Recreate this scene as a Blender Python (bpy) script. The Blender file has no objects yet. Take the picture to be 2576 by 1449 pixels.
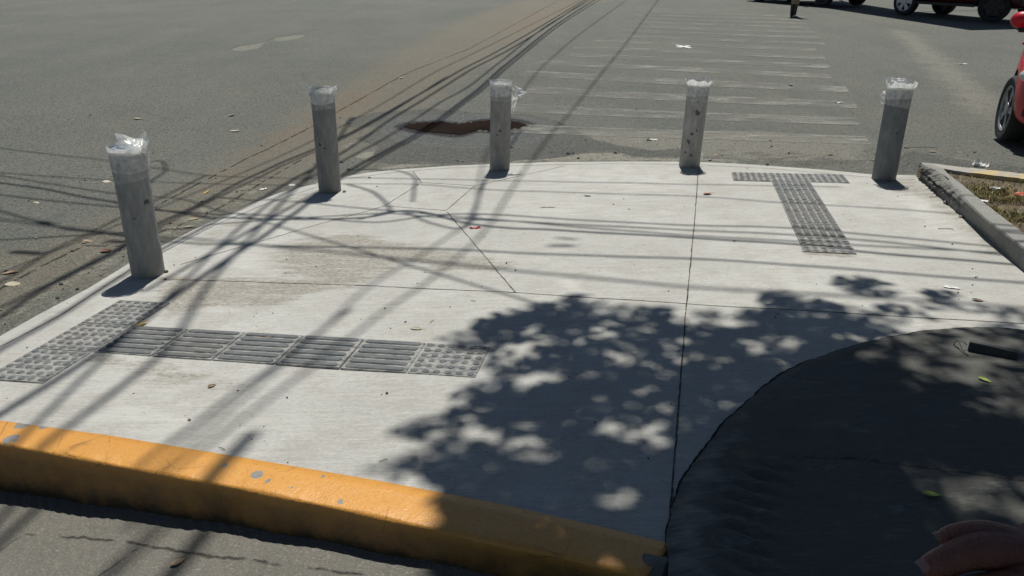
import bpy, bmesh, math, random
import numpy as np
from mathutils import Vector, Matrix, Quaternion
from mathutils.geometry import delaunay_2d_cdt

random.seed(7); RNG = np.random.default_rng(11)
SC = bpy.context.scene
COL = SC.collection

# ------------------------------------------------------------------ camera, sky, sun, exposure
F_PX, W_PX, H_PX = 1906.86, 2576.0, 1449.0
PITCH, ROLL, CAM_H = math.radians(23.2), math.radians(0.989), 1.7134
cam_d = bpy.data.cameras.new('camera'); cam = bpy.data.objects.new('camera', cam_d); COL.objects.link(cam)
cam_d.sensor_width = 36; cam_d.lens = 36*F_PX/W_PX; cam_d.clip_start = 0.02; cam_d.clip_end = 1500
FWD = Vector((0, math.cos(PITCH), -math.sin(PITCH)))
UP0 = Vector((0, math.sin(PITCH), math.cos(PITCH))); RT0 = Vector((1, 0, 0))
RT = math.cos(ROLL)*RT0 + math.sin(ROLL)*UP0; UP = -math.sin(ROLL)*RT0 + math.cos(ROLL)*UP0
m = Matrix((RT, UP, -FWD)).transposed().to_4x4(); m.translation = (0, 0, CAM_H); cam.matrix_world = m
SC.camera = cam
EYE = Vector((0, 0, CAM_H))

SUN_AZ, SUN_EL = math.radians(6.5), math.radians(69.5)
SD = Vector((math.sin(SUN_AZ)*math.cos(SUN_EL), math.cos(SUN_AZ)*math.cos(SUN_EL), math.sin(SUN_EL)))
world = bpy.data.worlds.new('World'); SC.world = world; world.use_nodes = True
wn = world.node_tree.nodes; bg = wn['Background']
sky = wn.new('ShaderNodeTexSky'); sky.sky_type = 'NISHITA'; sky.sun_disc = False
sky.sun_elevation = SUN_EL; sky.sun_rotation = SUN_AZ; sky.altitude = 1600; sky.air_density = 1.0; sky.dust_density = 1.2; sky.ozone_density = 0.0
world.node_tree.links.new(sky.outputs[0], bg.inputs[0]); bg.inputs[1].default_value = 0.05
sun_d = bpy.data.lights.new('sun', 'SUN'); sun = bpy.data.objects.new('sun', sun_d); COL.objects.link(sun)
sun_d.energy = 4.95; sun_d.angle = math.radians(0.53); sun_d.color = (1.0, 0.96, 0.885)
sun.rotation_euler = SD.to_track_quat('Z', 'Y').to_euler(); sun.location = (4, 20, 40)
SC.view_settings.view_transform = 'Standard'; SC.view_settings.look = 'None'
SC.view_settings.exposure = 0.0; SC.view_settings.gamma = 1.0
SC.cycles.use_denoising = True; SC.cycles.denoising_prefilter = 'ACCURATE'; SC.cycles.sample_clamp_indirect = 4.0
SC.cycles.max_bounces = 8; SC.cycles.transparent_max_bounces = 12

# ------------------------------------------------------------------ helpers: objects
def tag(o, label=None, cat=None, group=None, kind=None):
    if label: o['label'] = label
    if cat: o['category'] = cat
    if group: o['group'] = group
    if kind: o['kind'] = kind
    return o
def mesh_obj(name, verts, faces, mats, parent=None, smooth=False, fmat=None):
    me = bpy.data.meshes.new(name)
    me.from_pydata([tuple(v) for v in verts], [], [tuple(f) for f in faces])
    for mm in (mats if isinstance(mats, (list, tuple)) else [mats]): me.materials.append(mm)
    if fmat is not None: me.polygons.foreach_set('material_index', fmat)
    if smooth: me.polygons.foreach_set('use_smooth', [True]*len(me.polygons))
    me.update()
    o = bpy.data.objects.new(name, me); COL.objects.link(o)
    if parent: o.parent = parent
    return o
def bm_obj(name, bm, mat, parent=None, smooth=False, angle=None):
    me = bpy.data.meshes.new(name); bm.normal_update(); bm.to_mesh(me); bm.free()
    for mm in (mat if isinstance(mat, (list, tuple)) else [mat]): me.materials.append(mm)
    if smooth: me.polygons.foreach_set('use_smooth', [True]*len(me.polygons))
    if angle: me.set_sharp_from_angle(angle=math.radians(angle))
    o = bpy.data.objects.new(name, me); COL.objects.link(o)
    if parent: o.parent = parent
    return o
def empty(name, loc, rz=0, label=None, cat=None, group=None):
    o = bpy.data.objects.new(name, None); COL.objects.link(o); o.empty_display_size = 0.1
    o.location = loc; o.rotation_euler = (0, 0, rz); return tag(o, label, cat, group)
def set_attr(o, name, arr):
    a = o.data.attributes.new(name, 'FLOAT', 'POINT'); a.data.foreach_set('value', np.asarray(arr, np.float32))
def bm_box(bm, c, s, rot=None, bev=0):
    r = bmesh.ops.create_cube(bm, size=1.0)
    M_ = Matrix.Translation(c) @ (rot.to_matrix().to_4x4() if rot else Matrix()) @ Matrix.Diagonal((*s, 1))
    bmesh.ops.transform(bm, matrix=M_, verts=r['verts'])
    if bev:
        es = list({e for v in r['verts'] for e in v.link_edges})
        bmesh.ops.bevel(bm, geom=es, offset=bev, segments=2, affect='EDGES', clamp_overlap=True)
def bm_cyl(bm, p, q, r1, r2=None, seg=20, cap=True):
    p, q = Vector(p), Vector(q); d = q-p
    M_ = Matrix.Translation((p+q)/2) @ d.to_track_quat('Z', 'Y').to_matrix().to_4x4()
    bmesh.ops.create_cone(bm, cap_ends=cap, segments=seg, radius1=r1, radius2=r1 if r2 is None else r2, depth=d.length, matrix=M_)
def tube_data(pts, r, seg=8):
    pts = [Vector(p) for p in pts]; V = []; Fc = []; n = len(pts); ref = Vector((0.13, 0.21, 1)).normalized()
    for i, p in enumerate(pts):
        t = (pts[min(i+1, n-1)]-pts[max(i-1, 0)]).normalized()
        a = t.cross(ref)
        if a.length < 1e-3: a = t.cross(Vector((1, 0, 0)))
        a.normalize(); b = t.cross(a); rr = r[i] if isinstance(r, (list, tuple)) else r
        V += [p + rr*(math.cos(k*math.tau/seg)*a + math.sin(k*math.tau/seg)*b) for k in range(seg)]
    for i in range(n-1):
        for k in range(seg):
            Fc.append((i*seg+k, i*seg+(k+1) % seg, (i+1)*seg+(k+1) % seg, (i+1)*seg+k))
    Fc.append(tuple(range(seg-1, -1, -1))); Fc.append(tuple((n-1)*seg+k for k in range(seg)))
    return V, Fc
def spline(pts, per=6):
    pts = [Vector(p) for p in pts]; out = []; P_ = [2*pts[0]-pts[1]] + pts + [2*pts[-1]-pts[-2]]
    for i in range(1, len(P_)-2):
        a, b, c, d = P_[i-1:i+3]
        for k in range(per):
            t = k/per
            out.append(0.5*((2*b) + (c-a)*t + (2*a-5*b+4*c-d)*t*t + (3*b-a-3*c+d)*t**3))
    out.append(pts[-1]); return out

# ------------------------------------------------------------------ helpers: the lie of the land
GX, GY, Y0 = 0.042616, -0.032942, 6.854
def zp(x, y): return GX*x + GY*(y-Y0)                                # the concrete corner is one tilted plane
def view_ray(px, py): return FWD + (px-W_PX/2)/F_PX*RT - (py-H_PX/2)/F_PX*UP
def gp(px, py, dz=0.0):                                              # point of the concrete plane seen along a sight line
    d = view_ray(px, py); t = (zp(0, 0)+dz-CAM_H)/(d.z-GX*d.x-GY*d.y); return EYE + d*t
EDGE_PX = [(-700, 1235), (-400, 1062), (0, 841), (103, 784), (219, 723), (330, 656), (413, 613), (489, 574), (557, 543), (637, 508), (705, 482), (799, 458),
           (861, 443), (925, 432), (990, 425), (1060, 420), (1130, 415), (1229, 411), (1383, 405.5), (1560, 404), (1740, 404.5), (1850, 409), (1938, 415), (2077, 425),
           (2188, 436), (2306, 439), (2420, 447), (2700, 470)]
EDGE = np.array([gp(*q)[:2] for q in EDGE_PX])
def dist_poly(X, Y, P):
    d = np.full(np.shape(X), 1e9)
    for (ax, ay), (bx, by) in zip(P[:-1], P[1:]):
        bax, bay = bx-ax, by-ay
        h = np.clip(((X-ax)*bax+(Y-ay)*bay)/(bax*bax+bay*bay+1e-12), 0, 1)
        d = np.minimum(d, np.hypot(X-ax-h*bax, Y-ay-h*bay))
    return d
def inside(X, Y, P):
    r = np.zeros(np.shape(X), bool); n = len(P)
    for i in range(n):
        x1, y1 = P[i]; x2, y2 = P[(i+1) % n]
        c = ((y1 > Y) != (y2 > Y)) & (X < (x2-x1)*(Y-y1)/((y2-y1) if y2 != y1 else 1e-9)+x1)
        r ^= c
    return r
def sstep(a, b, x): t = np.clip((x-a)/(b-a), 0, 1); return t*t*(3-2*t)
def z_road(X, Y):
    X = np.asarray(X, float); Y = np.asarray(Y, float)
    w = sstep(0.0, 6.0, dist_poly(X, Y, EDGE))
    far = 0.010*X + 0.021*np.maximum(0, Y-6) + 0.0
    z = (1-w)*(zp(X, Y)-0.016) + w*far
    near = sstep(3.3, 2.2, Y)*sstep(-9, -5, X)*sstep(60, 40, np.abs(X))      # falls away below the driveway and the pavement
    return z - 0.45*near
def zr1(x, y): return float(z_road(np.array([x]), np.array([y]))[0])
def gr(px, py):                                                      # point of the road seen along a sight line
    d = view_ray(px, py); t = np.geomspace(0.8, 150, 500)
    X, Y, Z = d.x*t, d.y*t, CAM_H+d.z*t
    k = int(np.argmax(Z < z_road(X, Y))); a, b = t[k-1], t[k]
    for _ in range(30):
        mm = (a+b)/2
        if CAM_H+d.z*mm < zr1(d.x*mm, d.y*mm): b = mm
        else: a = mm
    return EYE + d*a
def on_edge_side(px, py):                                            # is this spot on the concrete (else on the road)
    p = gp(px, py)
    return inside(np.array([p.x]), np.array([p.y]), PAVE_XY)[0]
def ground(px, py): return gp(px, py) if py > 1000 else gp(px, py) if on_edge_side(px, py) else gr(px, py)
CORNER_OUT = [(9.0, 4.6), (9.0, -4.0), (0.45, -4.0)]
KERB_TOP_PX = [(-260, 1026), (0, 1060), (280, 1098), (640, 1158), (960, 1213), (1250, 1268), (1500, 1325), (1690, 1371)]      # far top edge of the yellow kerb
KT = np.array([gp(*q)[:2] for q in KERB_TOP_PX])
PAVE_XY = np.array(list(map(tuple, EDGE)) + CORNER_OUT + [(0.50, 1.3)] + [tuple(p) for p in KT[::-1]] + [(KT[0][0]-1.2, KT[0][1]+0.28)])

# ------------------------------------------------------------------ helpers: materials
class NT:
    def __init__(self, name):
        self.mat = bpy.data.materials.new(name); self.mat.use_nodes = True
        self.t = self.mat.node_tree; self.b = self.t.nodes['Principled BSDF']; self.out = self.t.nodes['Material Output']
    def set(self, sock, v):
        if hasattr(v, 'is_output') or isinstance(v, bpy.types.NodeSocket): self.t.links.new(v, sock)
        else:
            if isinstance(v, (tuple, list)) and len(v) == 3 and sock.type == 'RGBA': v = (*v, 1)
            sock.default_value = v
    def n(self, typ, ins={}, **props):
        nd = self.t.nodes.new('ShaderNode'+typ)
        for k, v in props.items(): setattr(nd, k, v)
        for k, v in ins.items(): self.set(nd.inputs[k], v)
        return nd
    def math(self, op, a, b=0.0, c=0.0, clamp=False):
        return self.n('Math', {0: a, 1: b, 2: c}, operation=op, use_clamp=clamp).outputs[0]
    def vm(self, op, a, b=(0, 0, 0), out=0):
        return self.n('VectorMath', {0: a, 1: b}, operation=op).outputs[out]
    def pos(self): return self.n('NewGeometry').outputs['Position']
    def obj(self): return self.n('TexCoord').outputs['Object']
    def attr(self, name): return self.n('Attribute', attribute_name=name).outputs['Fac']
    def noise(self, vec, scale, detail=3, rough=0.55, dist=0.0, out=0):
        o = self.n('TexNoise', {'Vector': vec, 'Scale': scale, 'Detail': detail, 'Roughness': rough, 'Distortion': dist}).outputs[out]
        return o if out else self.rng(o, 0.5-0.5/1.75, 0.5+0.5/1.75)            # stretched: raw noise crowds round 0.5
    def map(self, vec, scale=(1, 1, 1), rot=(0, 0, 0), loc=(0, 0, 0)):
        return self.n('Mapping', {'Vector': vec, 'Scale': scale, 'Rotation': rot, 'Location': loc}).outputs[0]
    def rng(self, v, a, b, c=0.0, d=1.0, smooth=False):
        return self.n('MapRange', {'Value': v, 'From Min': a, 'From Max': b, 'To Min': c, 'To Max': d}, interpolation_type='SMOOTHSTEP' if smooth else 'LINEAR').outputs[0]
    def mix(self, f, a, b, blend='MIX'):
        nd = self.n('Mix', {}, data_type='RGBA', blend_type=blend)
        self.set(nd.inputs[0], f); self.set(nd.inputs[6], a); self.set(nd.inputs[7], b); return nd.outputs[2]
    def ramp(self, f, stops):
        nd = self.n('ValToRGB', {0: f}); e = nd.color_ramp.elements
        while len(e) < len(stops): e.new(0.5)
        for el, (p, c) in zip(e, stops): el.position = p; el.color = (*c, 1) if len(c) == 3 else c
        return nd.outputs[0]
    def bump(self, h, strength=0.5, dist=0.01):
        return self.n('Bump', {'Height': h, 'Strength': strength, 'Distance': dist}).outputs[0]
    def done(self, color=None, rough=None, normal=None, **kw):
        if color is not None: self.set(self.b.inputs['Base Color'], color)
        if rough is not None: self.set(self.b.inputs['Roughness'], rough)
        if normal is not None: self.set(self.b.inputs['Normal'], normal)
        for k, v in kw.items(): self.set(self.b.inputs[k], v)
        return self.mat
    def seg_dist(self, p, a, b):
        ab = (b[0]-a[0], b[1]-a[1], 0); L2 = ab[0]**2+ab[1]**2
        pa = self.vm('SUBTRACT', p, (a[0], a[1], 0))
        h = self.math('MULTIPLY', self.vm('DOT_PRODUCT', pa, ab, out=1), 1/L2, clamp=True)
        sc = self.n('VectorMath', {0: ab, 3: h}, operation='SCALE').outputs[0]
        return self.vm('LENGTH', self.vm('SUBTRACT', pa, sc), out=1)
    def lines(self, p, segs):
        d = None
        for a, b in segs:
            s = self.seg_dist(p, a, b); d = s if d is None else self.math('MINIMUM', d, s)
        return d
def flat_xy(N, p): return N.n('VectorMath', {0: p, 1: (1, 1, 0)}, operation='MULTIPLY').outputs[0]
def simple(name, color, rough=0.6, metal=0.0, nscale=0, amt=0.15, bump=0, coat=0.0):
    N = NT(name); c = color
    if nscale:
        f = N.noise(N.obj(), nscale, 4, 0.6)
        c = N.mix(f, tuple(v*(1-amt) for v in color), tuple(min(1, v*(1+amt)) for v in color))
        if bump: N.set(N.b.inputs['Normal'], N.bump(f, bump, 0.004))
    return N.done(c, rough, Metallic=metal, **({'Coat Weight': coat, 'Coat Roughness': 0.05} if coat else {}))

def px_seg(*pts): return [((a.x, a.y), (b.x, b.y)) for a, b in zip([gp(*q) for q in pts[:-1]], [gp(*q) for q in pts[1:]])]
def px_segr(*pts): return [((a.x, a.y), (b.x, b.y)) for a, b in zip([gr(*q) for q in pts[:-1]], [gr(*q) for q in pts[1:]])]

def concrete_material(name, tint, streak_rot, washk=1.22, rough_k=0.0):
    N = NT(name); p = N.pos(); q = flat_xy(N, p)
    broom = N.noise(N.map(p, (5, 210, 1), (0, 0, streak_rot)), 1.0, 4, 0.7)
    broom2 = N.noise(N.map(p, (2.2, 38, 1), (0, 0, streak_rot+0.1)), 1.0, 5, 0.7)
    big = N.noise(p, 0.9, 5, 0.62); mid = N.noise(p, 5.5, 6, 0.65); fine = N.noise(p, 130, 3, 0.7)
    c = N.mix(N.rng(big, 0.3, 0.7), tuple(v*0.90 for v in tint), tuple(v*1.07 for v in tint))
    c = N.mix(N.rng(mid, 0.38, 0.72, 0, 0.65), c, tuple(v*e for v, e in zip(tint, (0.80, 0.775, 0.73))))
    c = N.mix(N.rng(broom2, 0.50, 0.75, 0, 0.35), c, tuple(min(1, v*1.18) for v in tint))
    c = N.mix(N.rng(broom, 0.52, 0.72, 0, 0.5), c, tuple(v*0.60 for v in tint))
    gr_ = N.noise(N.map(p, (1, 2.6, 1), (0, 0, streak_rot)), 38, 5, 0.8); c = N.mix(N.rng(gr_, 0.54, 0.72, 0, 0.5), c, tuple(v*0.62 for v in tint)); c = N.mix(N.rng(gr_, 0.28, 0.44, 0.5, 0), c, tuple(min(1, v*1.16) for v in tint))
    c = N.mix(N.rng(fine, 0.64, 0.75, 0, 0.4), c, tuple(v*0.5 for v in tint))
    st = N.math('ADD', N.attr('stain'), N.math('SUBTRACT', N.noise(N.map(p, (2.2, 9, 1), (0, 0, streak_rot)), 1.6, 7, 0.74), 0.62))
    c = N.mix(N.math('MULTIPLY', N.rng(st, 0.16, 0.46, 0, 0.95), N.rng(gr_, 0.38, 0.58, 0.35, 1)), c, tuple(v*e for v, e in zip(tint, (0.50, 0.455, 0.395))))
    ww = N.math('ADD', N.attr('wash'), N.math('SUBTRACT', N.noise(N.map(p, (3, 14, 1), (0, 0, streak_rot)), 1.3, 6, 0.7), 0.6))
    c = N.mix(N.rng(ww, 0.1, 0.5, 0, 0.6 if washk < 2 else 0.9), c, tuple(min(1, v*washk) for v in tint))
    if rough_k:
        rk = N.noise(N.map(p, (1, 2.2, 1), (0, 0, streak_rot)), 4.5, 8, 0.78); c = N.mix(N.rng(rk, 0.62, 0.95, 0, 0.9), c, tuple(v*2.6 for v in tint)); c = N.mix(N.rng(rk, 0.1, 0.4, 0.7, 0), c, tuple(v*0.45 for v in tint))
    speck = N.n('TexVoronoi', {'Vector': p, 'Scale': 11.0, 'Randomness': 1.0})
    sp = N.math('MULTIPLY', N.rng(speck.outputs[0], 0.035, 0.06, 1, 0), N.rng(N.noise(p, 23.7, 1), 0.5, 0.55, 0, 1))
    c = N.mix(N.math('MULTIPLY', sp, 0.7), c, tuple(v*0.22 for v in tint))
    h = N.math('ADD', N.math('MULTIPLY', broom, 0.6), N.math('ADD', N.math('MULTIPLY', fine, 0.35), N.math('MULTIPLY', mid, 0.6)))
    return N.done(c, 0.85, N.bump(h, 0.55, 0.006))

# ------------------------------------------------------------------ the road
def road_axis(a, lo, hi, fine, wide):
    v = list(np.arange(lo, hi, fine)); s = fine; x = v[-1]
    while x < a[1]: s *= 1.17; x += s; v.append(x)
    s = fine; x = lo; w = []
    while x > a[0]: s *= 1.17; x -= s; w.append(x)
    return np.array(w[::-1]+v)
xs = road_axis((-160, 160), -6, 7, 0.055, 0); ys = np.concatenate([road_axis((-60, 0), 1.6, 9.5, 0.05, 0)[:-1], np.arange(9.5, 16, 0.09), np.arange(16, 34, 0.25), np.geomspace(34, 300, 24)])
ys = np.unique(ys[(ys < 9.5) | (ys >= 9.5)])
X, Y = np.meshgrid(xs, ys); Z = z_road(X, Y)
deep = inside(X, Y, PAVE_XY) & (dist_poly(X, Y, np.vstack([PAVE_XY, PAVE_XY[:1]])) > 0.12)
Z = np.where(deep, np.minimum(Z, zp(X, Y)-0.10), Z)
nx, ny = len(xs), len(ys); idx = np.arange(nx*ny).reshape(ny, nx)
rf = np.stack([idx[:-1, :-1], idx[:-1, 1:], idx[1:, 1:], idx[1:, :-1]], -1).reshape(-1, 4)
def soft(poly_px, soft_m, X=X, Y=Y, fn=gr):
    P = [tuple(fn(*q)[:2]) for q in poly_px]; d = dist_poly(X, Y, P+[P[0]])
    return sstep(-soft_m, soft_m, np.where(inside(X, Y, P), d, -d))
def asphalt_material():
    N = NT('asphalt'); p = N.pos(); q = flat_xy(N, p)
    q = flat_xy(N, N.vm('ADD', q, N.n('VectorMath', {0: N.vm('SUBTRACT', N.noise(q, 5, 4, out=1), (0.5, 0.5, 0.5)), 3: 0.05}, operation='SCALE').outputs[0]))
    big = N.noise(p, 0.35, 5, 0.6); mid = N.noise(p, 2.3, 6, 0.65); agg = N.noise(p, 85, 3, 0.75); agg2 = N.noise(p, 33, 4, 0.75)
    c = N.mix(N.rng(big, 0.3, 0.7), (0.128, 0.137, 0.130), (0.166, 0.170, 0.157))
    c = N.mix(N.rng(mid, 0.35, 0.7, 0, 0.4), c, (0.182, 0.176, 0.157))
    lane = N.noise(N.map(p, (1.4, 0.10, 1), (0, 0, 0.33)), 1.0, 3, 0.5)
    c = N.mix(N.rng(lane, 0.45, 0.8, 0, 0.45), c, (0.112, 0.124, 0.120))
    c = N.mix(N.rng(N.noise(p, 1.1, 7, 0.72), 0.62, 0.95, 0, 0.55), c, (0.075, 0.079, 0.075)); c = N.mix(N.rng(N.noise(N.map(p, (1, 0.45, 1), (0, 0, 0.33)), 2.3, 6, 0.7), 0.70, 0.95, 0, 0.45), c, (0.21, 0.205, 0.185))
    drip = N.n('TexVoronoi', {'Vector': p, 'Scale': 2.2, 'Randomness': 1.0}).outputs[0]; c = N.mix(N.math('MULTIPLY', N.rng(N.math('ADD', drip, N.math('MULTIPLY', N.noise(p, 14, 3), 0.06)), 0.07, 0.11, 1, 0), 0.35), c, (0.05, 0.05, 0.047))
    dirt = N.math('ADD', N.attr('dirt'), N.math('MULTIPLY', N.math('SUBTRACT', mid, 0.5), 0.7))
    c = N.mix(N.rng(dirt, 0.15, 1.1, 0, 0.75, True), c, (0.200, 0.170, 0.132))
    rust = N.math('ADD', N.attr('rust'), N.math('MULTIPLY', N.math('SUBTRACT', mid, 0.5), 0.6))
    c = N.mix(N.rng(rust, 0.3, 1.2, 0, 0.5, True), c, (0.215, 0.145, 0.092))
    dust = N.math('ADD', N.attr('dust'), N.math('MULTIPLY', N.math('SUBTRACT', N.noise(p, 9, 6, 0.7), 0.52), 1.5))
    c = N.mix(N.rng(dust, 0.35, 0.8, 0, 0.85), c, (0.36, 0.34, 0.29))
    pale = N.math('ADD', N.attr('pale'), N.math('MULTIPLY', N.math('SUBTRACT', N.noise(p, 3.2, 5, 0.7), 0.5), 0.9))
    c = N.mix(N.rng(pale, 0.2, 0.8, 0, 0.8), c, (0.28, 0.266, 0.232))
    mud = N.math('ADD', N.attr('mud'), N.math('MULTIPLY', N.math('SUBTRACT', N.noise(p, 20, 6, 0.75), 0.5), 0.85))
    spots = N.math('ADD', N.attr('blotch'), N.math('MULTIPLY', N.math('SUBTRACT', N.noise(N.map(p, (1, 2.2, 1), (0, 0, 0.2)), 4.2, 4, 0.6), 0.6), 2.6))
    c = N.mix(N.rng(spots, 0.75, 0.95, 0, 0.62), c, (0.105, 0.096, 0.08))
    wet = N.math('ADD', N.attr('wet'), N.math('MULTIPLY', N.math('SUBTRACT', N.noise(p, 3.5, 6, 0.62), 0.5), 0.55))
    wetm = N.rng(wet, 0.46, 0.56, 0, 1)
    c = N.mix(N.math('MULTIPLY', wetm, 0.80), c, (0.085, 0.087, 0.086))
    c = N.mix(N.math('MULTIPLY', N.rng(wet, 0.40, 0.50, 0, 1), N.rng(wet, 0.50, 0.60, 0.75, 0)), c, (0.062, 0.053, 0.044))
    c = N.mix(N.math('MULTIPLY', N.rng(agg2, 0.50, 0.74, 0, 0.75), N.math('SUBTRACT', 1.0, N.math('MULTIPLY', N.attr('dirt'), 0.6))), c, (0.048, 0.05, 0.049))
    c = N.mix(N.rng(agg2, 0.30, 0.44, 0.55, 0), c, (0.20, 0.198, 0.185)); c = N.mix(N.rng(agg, 0.56, 0.70, 0, 0.75), c, (0.040, 0.040, 0.038)); c = N.mix(N.rng(agg, 0.28, 0.44, 0.7, 0), c, (0.26, 0.258, 0.244))
    cr = N.lines(q, px_segr((578, 123), (600, 115), (660, 107), (690, 95), (745, 86), (800, 74)) + px_segr((1404, 2), (1182, 122), (1005, 194), (849, 281), (615, 402), (547, 438), (469, 477), (389, 522), (310, 566)) +
                 px_segr((757, 402), (677, 448), (581, 506), (509, 546), (300, 580+40), (213, 618), (118, 662), (39, 705), (-60, 760)))
    crm = N.math('MULTIPLY', N.rng(cr, 0.006, 0.014, 1, 0), N.rng(N.noise(p, 11, 3), 0.38, 0.52, 0, 1))
    c = N.mix(N.math('MULTIPLY', crm, 0.8), c, (0.02, 0.018, 0.015))
    c = N.mix(1.0, c, (1.09, 1.11, 1.05), 'MULTIPLY')
    c = N.mix(N.rng(mud, 0.34, 0.60, 0, 0.95), c, (0.020, 0.015, 0.0125))
    glint = N.math('MULTIPLY', N.math('MULTIPLY', N.attr('shine'), N.rng(N.noise(p, 48, 2, 0.6), 0.80, 0.9)), N.rng(mud, 0.3, 0.6, 1, 0)); c = N.mix(N.math('MULTIPLY', glint, 0.8), c, (0.45, 0.47, 0.50))  # wet glints painted as bright specks in the colour
    h = N.math('ADD', N.math('MULTIPLY', agg, 0.9), N.math('ADD', N.math('MULTIPLY', agg2, 1.1), N.math('MULTIPLY', N.noise(p, 250, 2), 0.25)))
    h = N.math('SUBTRACT', h, N.math('MULTIPLY', crm, 2.0))
    edgew = N.math('MULTIPLY', N.rng(wet, 0.5, 0.75, 0, 1), N.attr('shine'))
    edgew = N.math('MULTIPLY', edgew, N.rng(N.noise(p, 60, 3, 0.8), 0.42, 0.58)); rough = N.rng(edgew, 0.0, 1.0, 0.88, 0.22)
    return N.done(c, rough, N.bump(h, 1.0, 0.012), **{'Specular IOR Level': N.rng(edgew, 0, 1, 0.25, 0.6)})
road = mesh_obj('road', np.stack([X.ravel(), Y.ravel(), Z.ravel()], -1), rf, asphalt_material(), smooth=True)
tag(road, 'grey dusty asphalt street beyond the pale concrete corner', kind='structure')
PUD_PX = [(988, 319), (1012, 309), (1050, 305), (1100, 302), (1150, 308), (1185, 303), (1210, 299), (1250, 297), (1290, 297), (1325, 303), (1349, 313), (1335, 324), (1300, 332), (1285, 342), (1240, 336), (1205, 333), (1165, 345), (1130, 346), (1080, 338), (1030, 334), (1005, 326)]
A = {}
A['dirt'] = np.maximum(soft([(1560, 1), (1300, 1), (1180, 40), (1000, 130), (850, 210), (700, 300), (520, 420), (330, 520), (100, 600), (-300, 720), (-300, 1000), (0, 840), (219, 723), (413, 613), (637, 508), (799, 458), (880, 410), (960, 350), (1180, 200), (1330, 105), (1480, 10)], 0.55),
                       soft([(860, 300), (1200, 180), (1000, 420), (800, 460)], 0.5)*0.6)
A['rust'] = np.maximum(soft([(700, 330), (850, 240), (960, 190), (980, 230), (870, 310), (740, 370), (560, 470), (540, 430)], 0.4), soft([(1240, 60), (1420, 3), (1480, 3), (1380, 60), (1280, 110)], 1.2))
A['dust'] = np.maximum.reduce([soft([(0, 760), (150, 680), (330, 590), (500, 500), (640, 440), (700, 480), (560, 545), (413, 616), (219, 727), (0, 845)], 0.2)*0.42, soft([(1180, 412), (1290, 404), (1400, 395), (1490, 379), (1545, 378), (1590, 396), (1740, 399), (1850, 400), (1860, 409), (1740, 404), (1383, 405)], 0.05),
                               soft([(850, 446), (900, 434), (980, 418), (1060, 405), (1130, 412), (990, 425)], 0.05)*0.9, soft([(890, 396), (920, 380), (950, 384), (925, 400)], 0.03), soft([(862, 382), (900, 360), (905, 350), (870, 365)], 0.03)*0.8,
                               soft([(60, 792), (160, 735), (260, 676), (320, 632), (310, 650), (219, 705), (103, 768), (0, 826)], 0.06)*0.75,
                               soft([(1590, 352), (1615, 346), (1625, 358), (1600, 362)], 0.03)])
A['pale'] = np.maximum.reduce([soft([(1395, 345), (1450, 330), (1560, 335), (1740, 330), (1900, 330), (2180, 352), (2170, 400), (1950, 405), (1700, 388), (1580, 368), (1480, 350)], 0.18),
                               soft([(2235, 72), (2285, 78), (2400, 160), (2520, 255), (2500, 300), (2440, 285), (2360, 200), (2280, 115)], 0.35)*0.9,
                               soft([(2300, 390), (2370, 392), (2500, 410), (2480, 420), (2380, 404)], 0.12)])
A['blotch'] = soft([(1790, 372), (1900, 376), (2100, 385), (2200, 392), (2190, 430), (2080, 421), (1938, 410), (1800, 398)], 0.10)
A['wet'] = np.maximum(soft([(870, 300), (950, 282), (1080, 274), (1200, 285), (1330, 289), (1400, 304), (1440, 326), (1500, 354), (1580, 372), (1640, 380), (1720, 370), (1720, 392), (1600, 394), (1560, 384), (1490, 384), (1400, 397), (1229, 407), (1060, 414), (980, 412), (930, 405), (960, 370), (900, 350), (960, 320), (880, 320)], 0.14),
                      soft([(2290, 380), (2400, 398), (2700, 440), (2700, 475), (2420, 444), (2306, 438), (2210, 432), (2260, 400)], 0.08)*0.9)
A['mud'] = soft(PUD_PX, 0.13)
de = dist_poly(X, Y, EDGE); A['dust'] = np.maximum(A['dust'], 0.72*np.exp(-de/0.11)*(0.65+0.35*np.sin(X*3+Y*2)))
A['pale'] = np.maximum(A['pale'], soft([(584, 122), (605, 117), (655, 109), (668, 104), (648, 121), (610, 128), (588, 127)], 0.03)*1.3)
A['pale'] = np.maximum(A['pale'], soft([(690, 97), (745, 88), (765, 89), (755, 96), (700, 104)], 0.03)*1.3)
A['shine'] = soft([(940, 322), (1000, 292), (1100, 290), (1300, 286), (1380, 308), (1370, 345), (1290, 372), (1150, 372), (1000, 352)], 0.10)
for k, v_ in A.items(): set_attr(road, k, v_.ravel())

# puddle: a thin sheet of muddy water
def smooth_loop(P, per=5):
    P = [Vector((p[0], p[1], 0)) for p in P]; n = len(P); out = []
    for i in range(n):
        a, b, c, d = P[i-1], P[i], P[(i+1) % n], P[(i+2) % n]
        for k in range(per):
            t = k/per; out.append(0.5*((2*b)+(c-a)*t+(2*a-5*b+4*c-d)*t*t+(3*b-a-3*c+d)*t**3))
    return out
PC = sum((gr(*q) for q in PUD_PX), Vector())/len(PUD_PX)
pl = []
for k, v_ in enumerate(smooth_loop([gr(*q) for q in PUD_PX], 9)):
    v_ = Vector((PC.x+(v_.x-PC.x)*0.84, PC.y+(v_.y-PC.y)*0.70, 0)); pl.append(v_ + Vector((random.gauss(0, 0.018), random.gauss(0, 0.024), 0)))
cen = sum(pl, Vector())/len(pl); pz = zr1(cen.x, cen.y)
N = NT('muddy_water'); wv = N.noise(N.pos(), 3.0, 2)
puddle_mat = N.done(N.mix(N.noise(N.pos(), 2.0, 3), (0.012, 0.009, 0.008), (0.024, 0.018, 0.015)), 0.08, N.bump(wv, 0.04, 0.01), IOR=1.33, **{'Specular IOR Level': 0.0})
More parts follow.
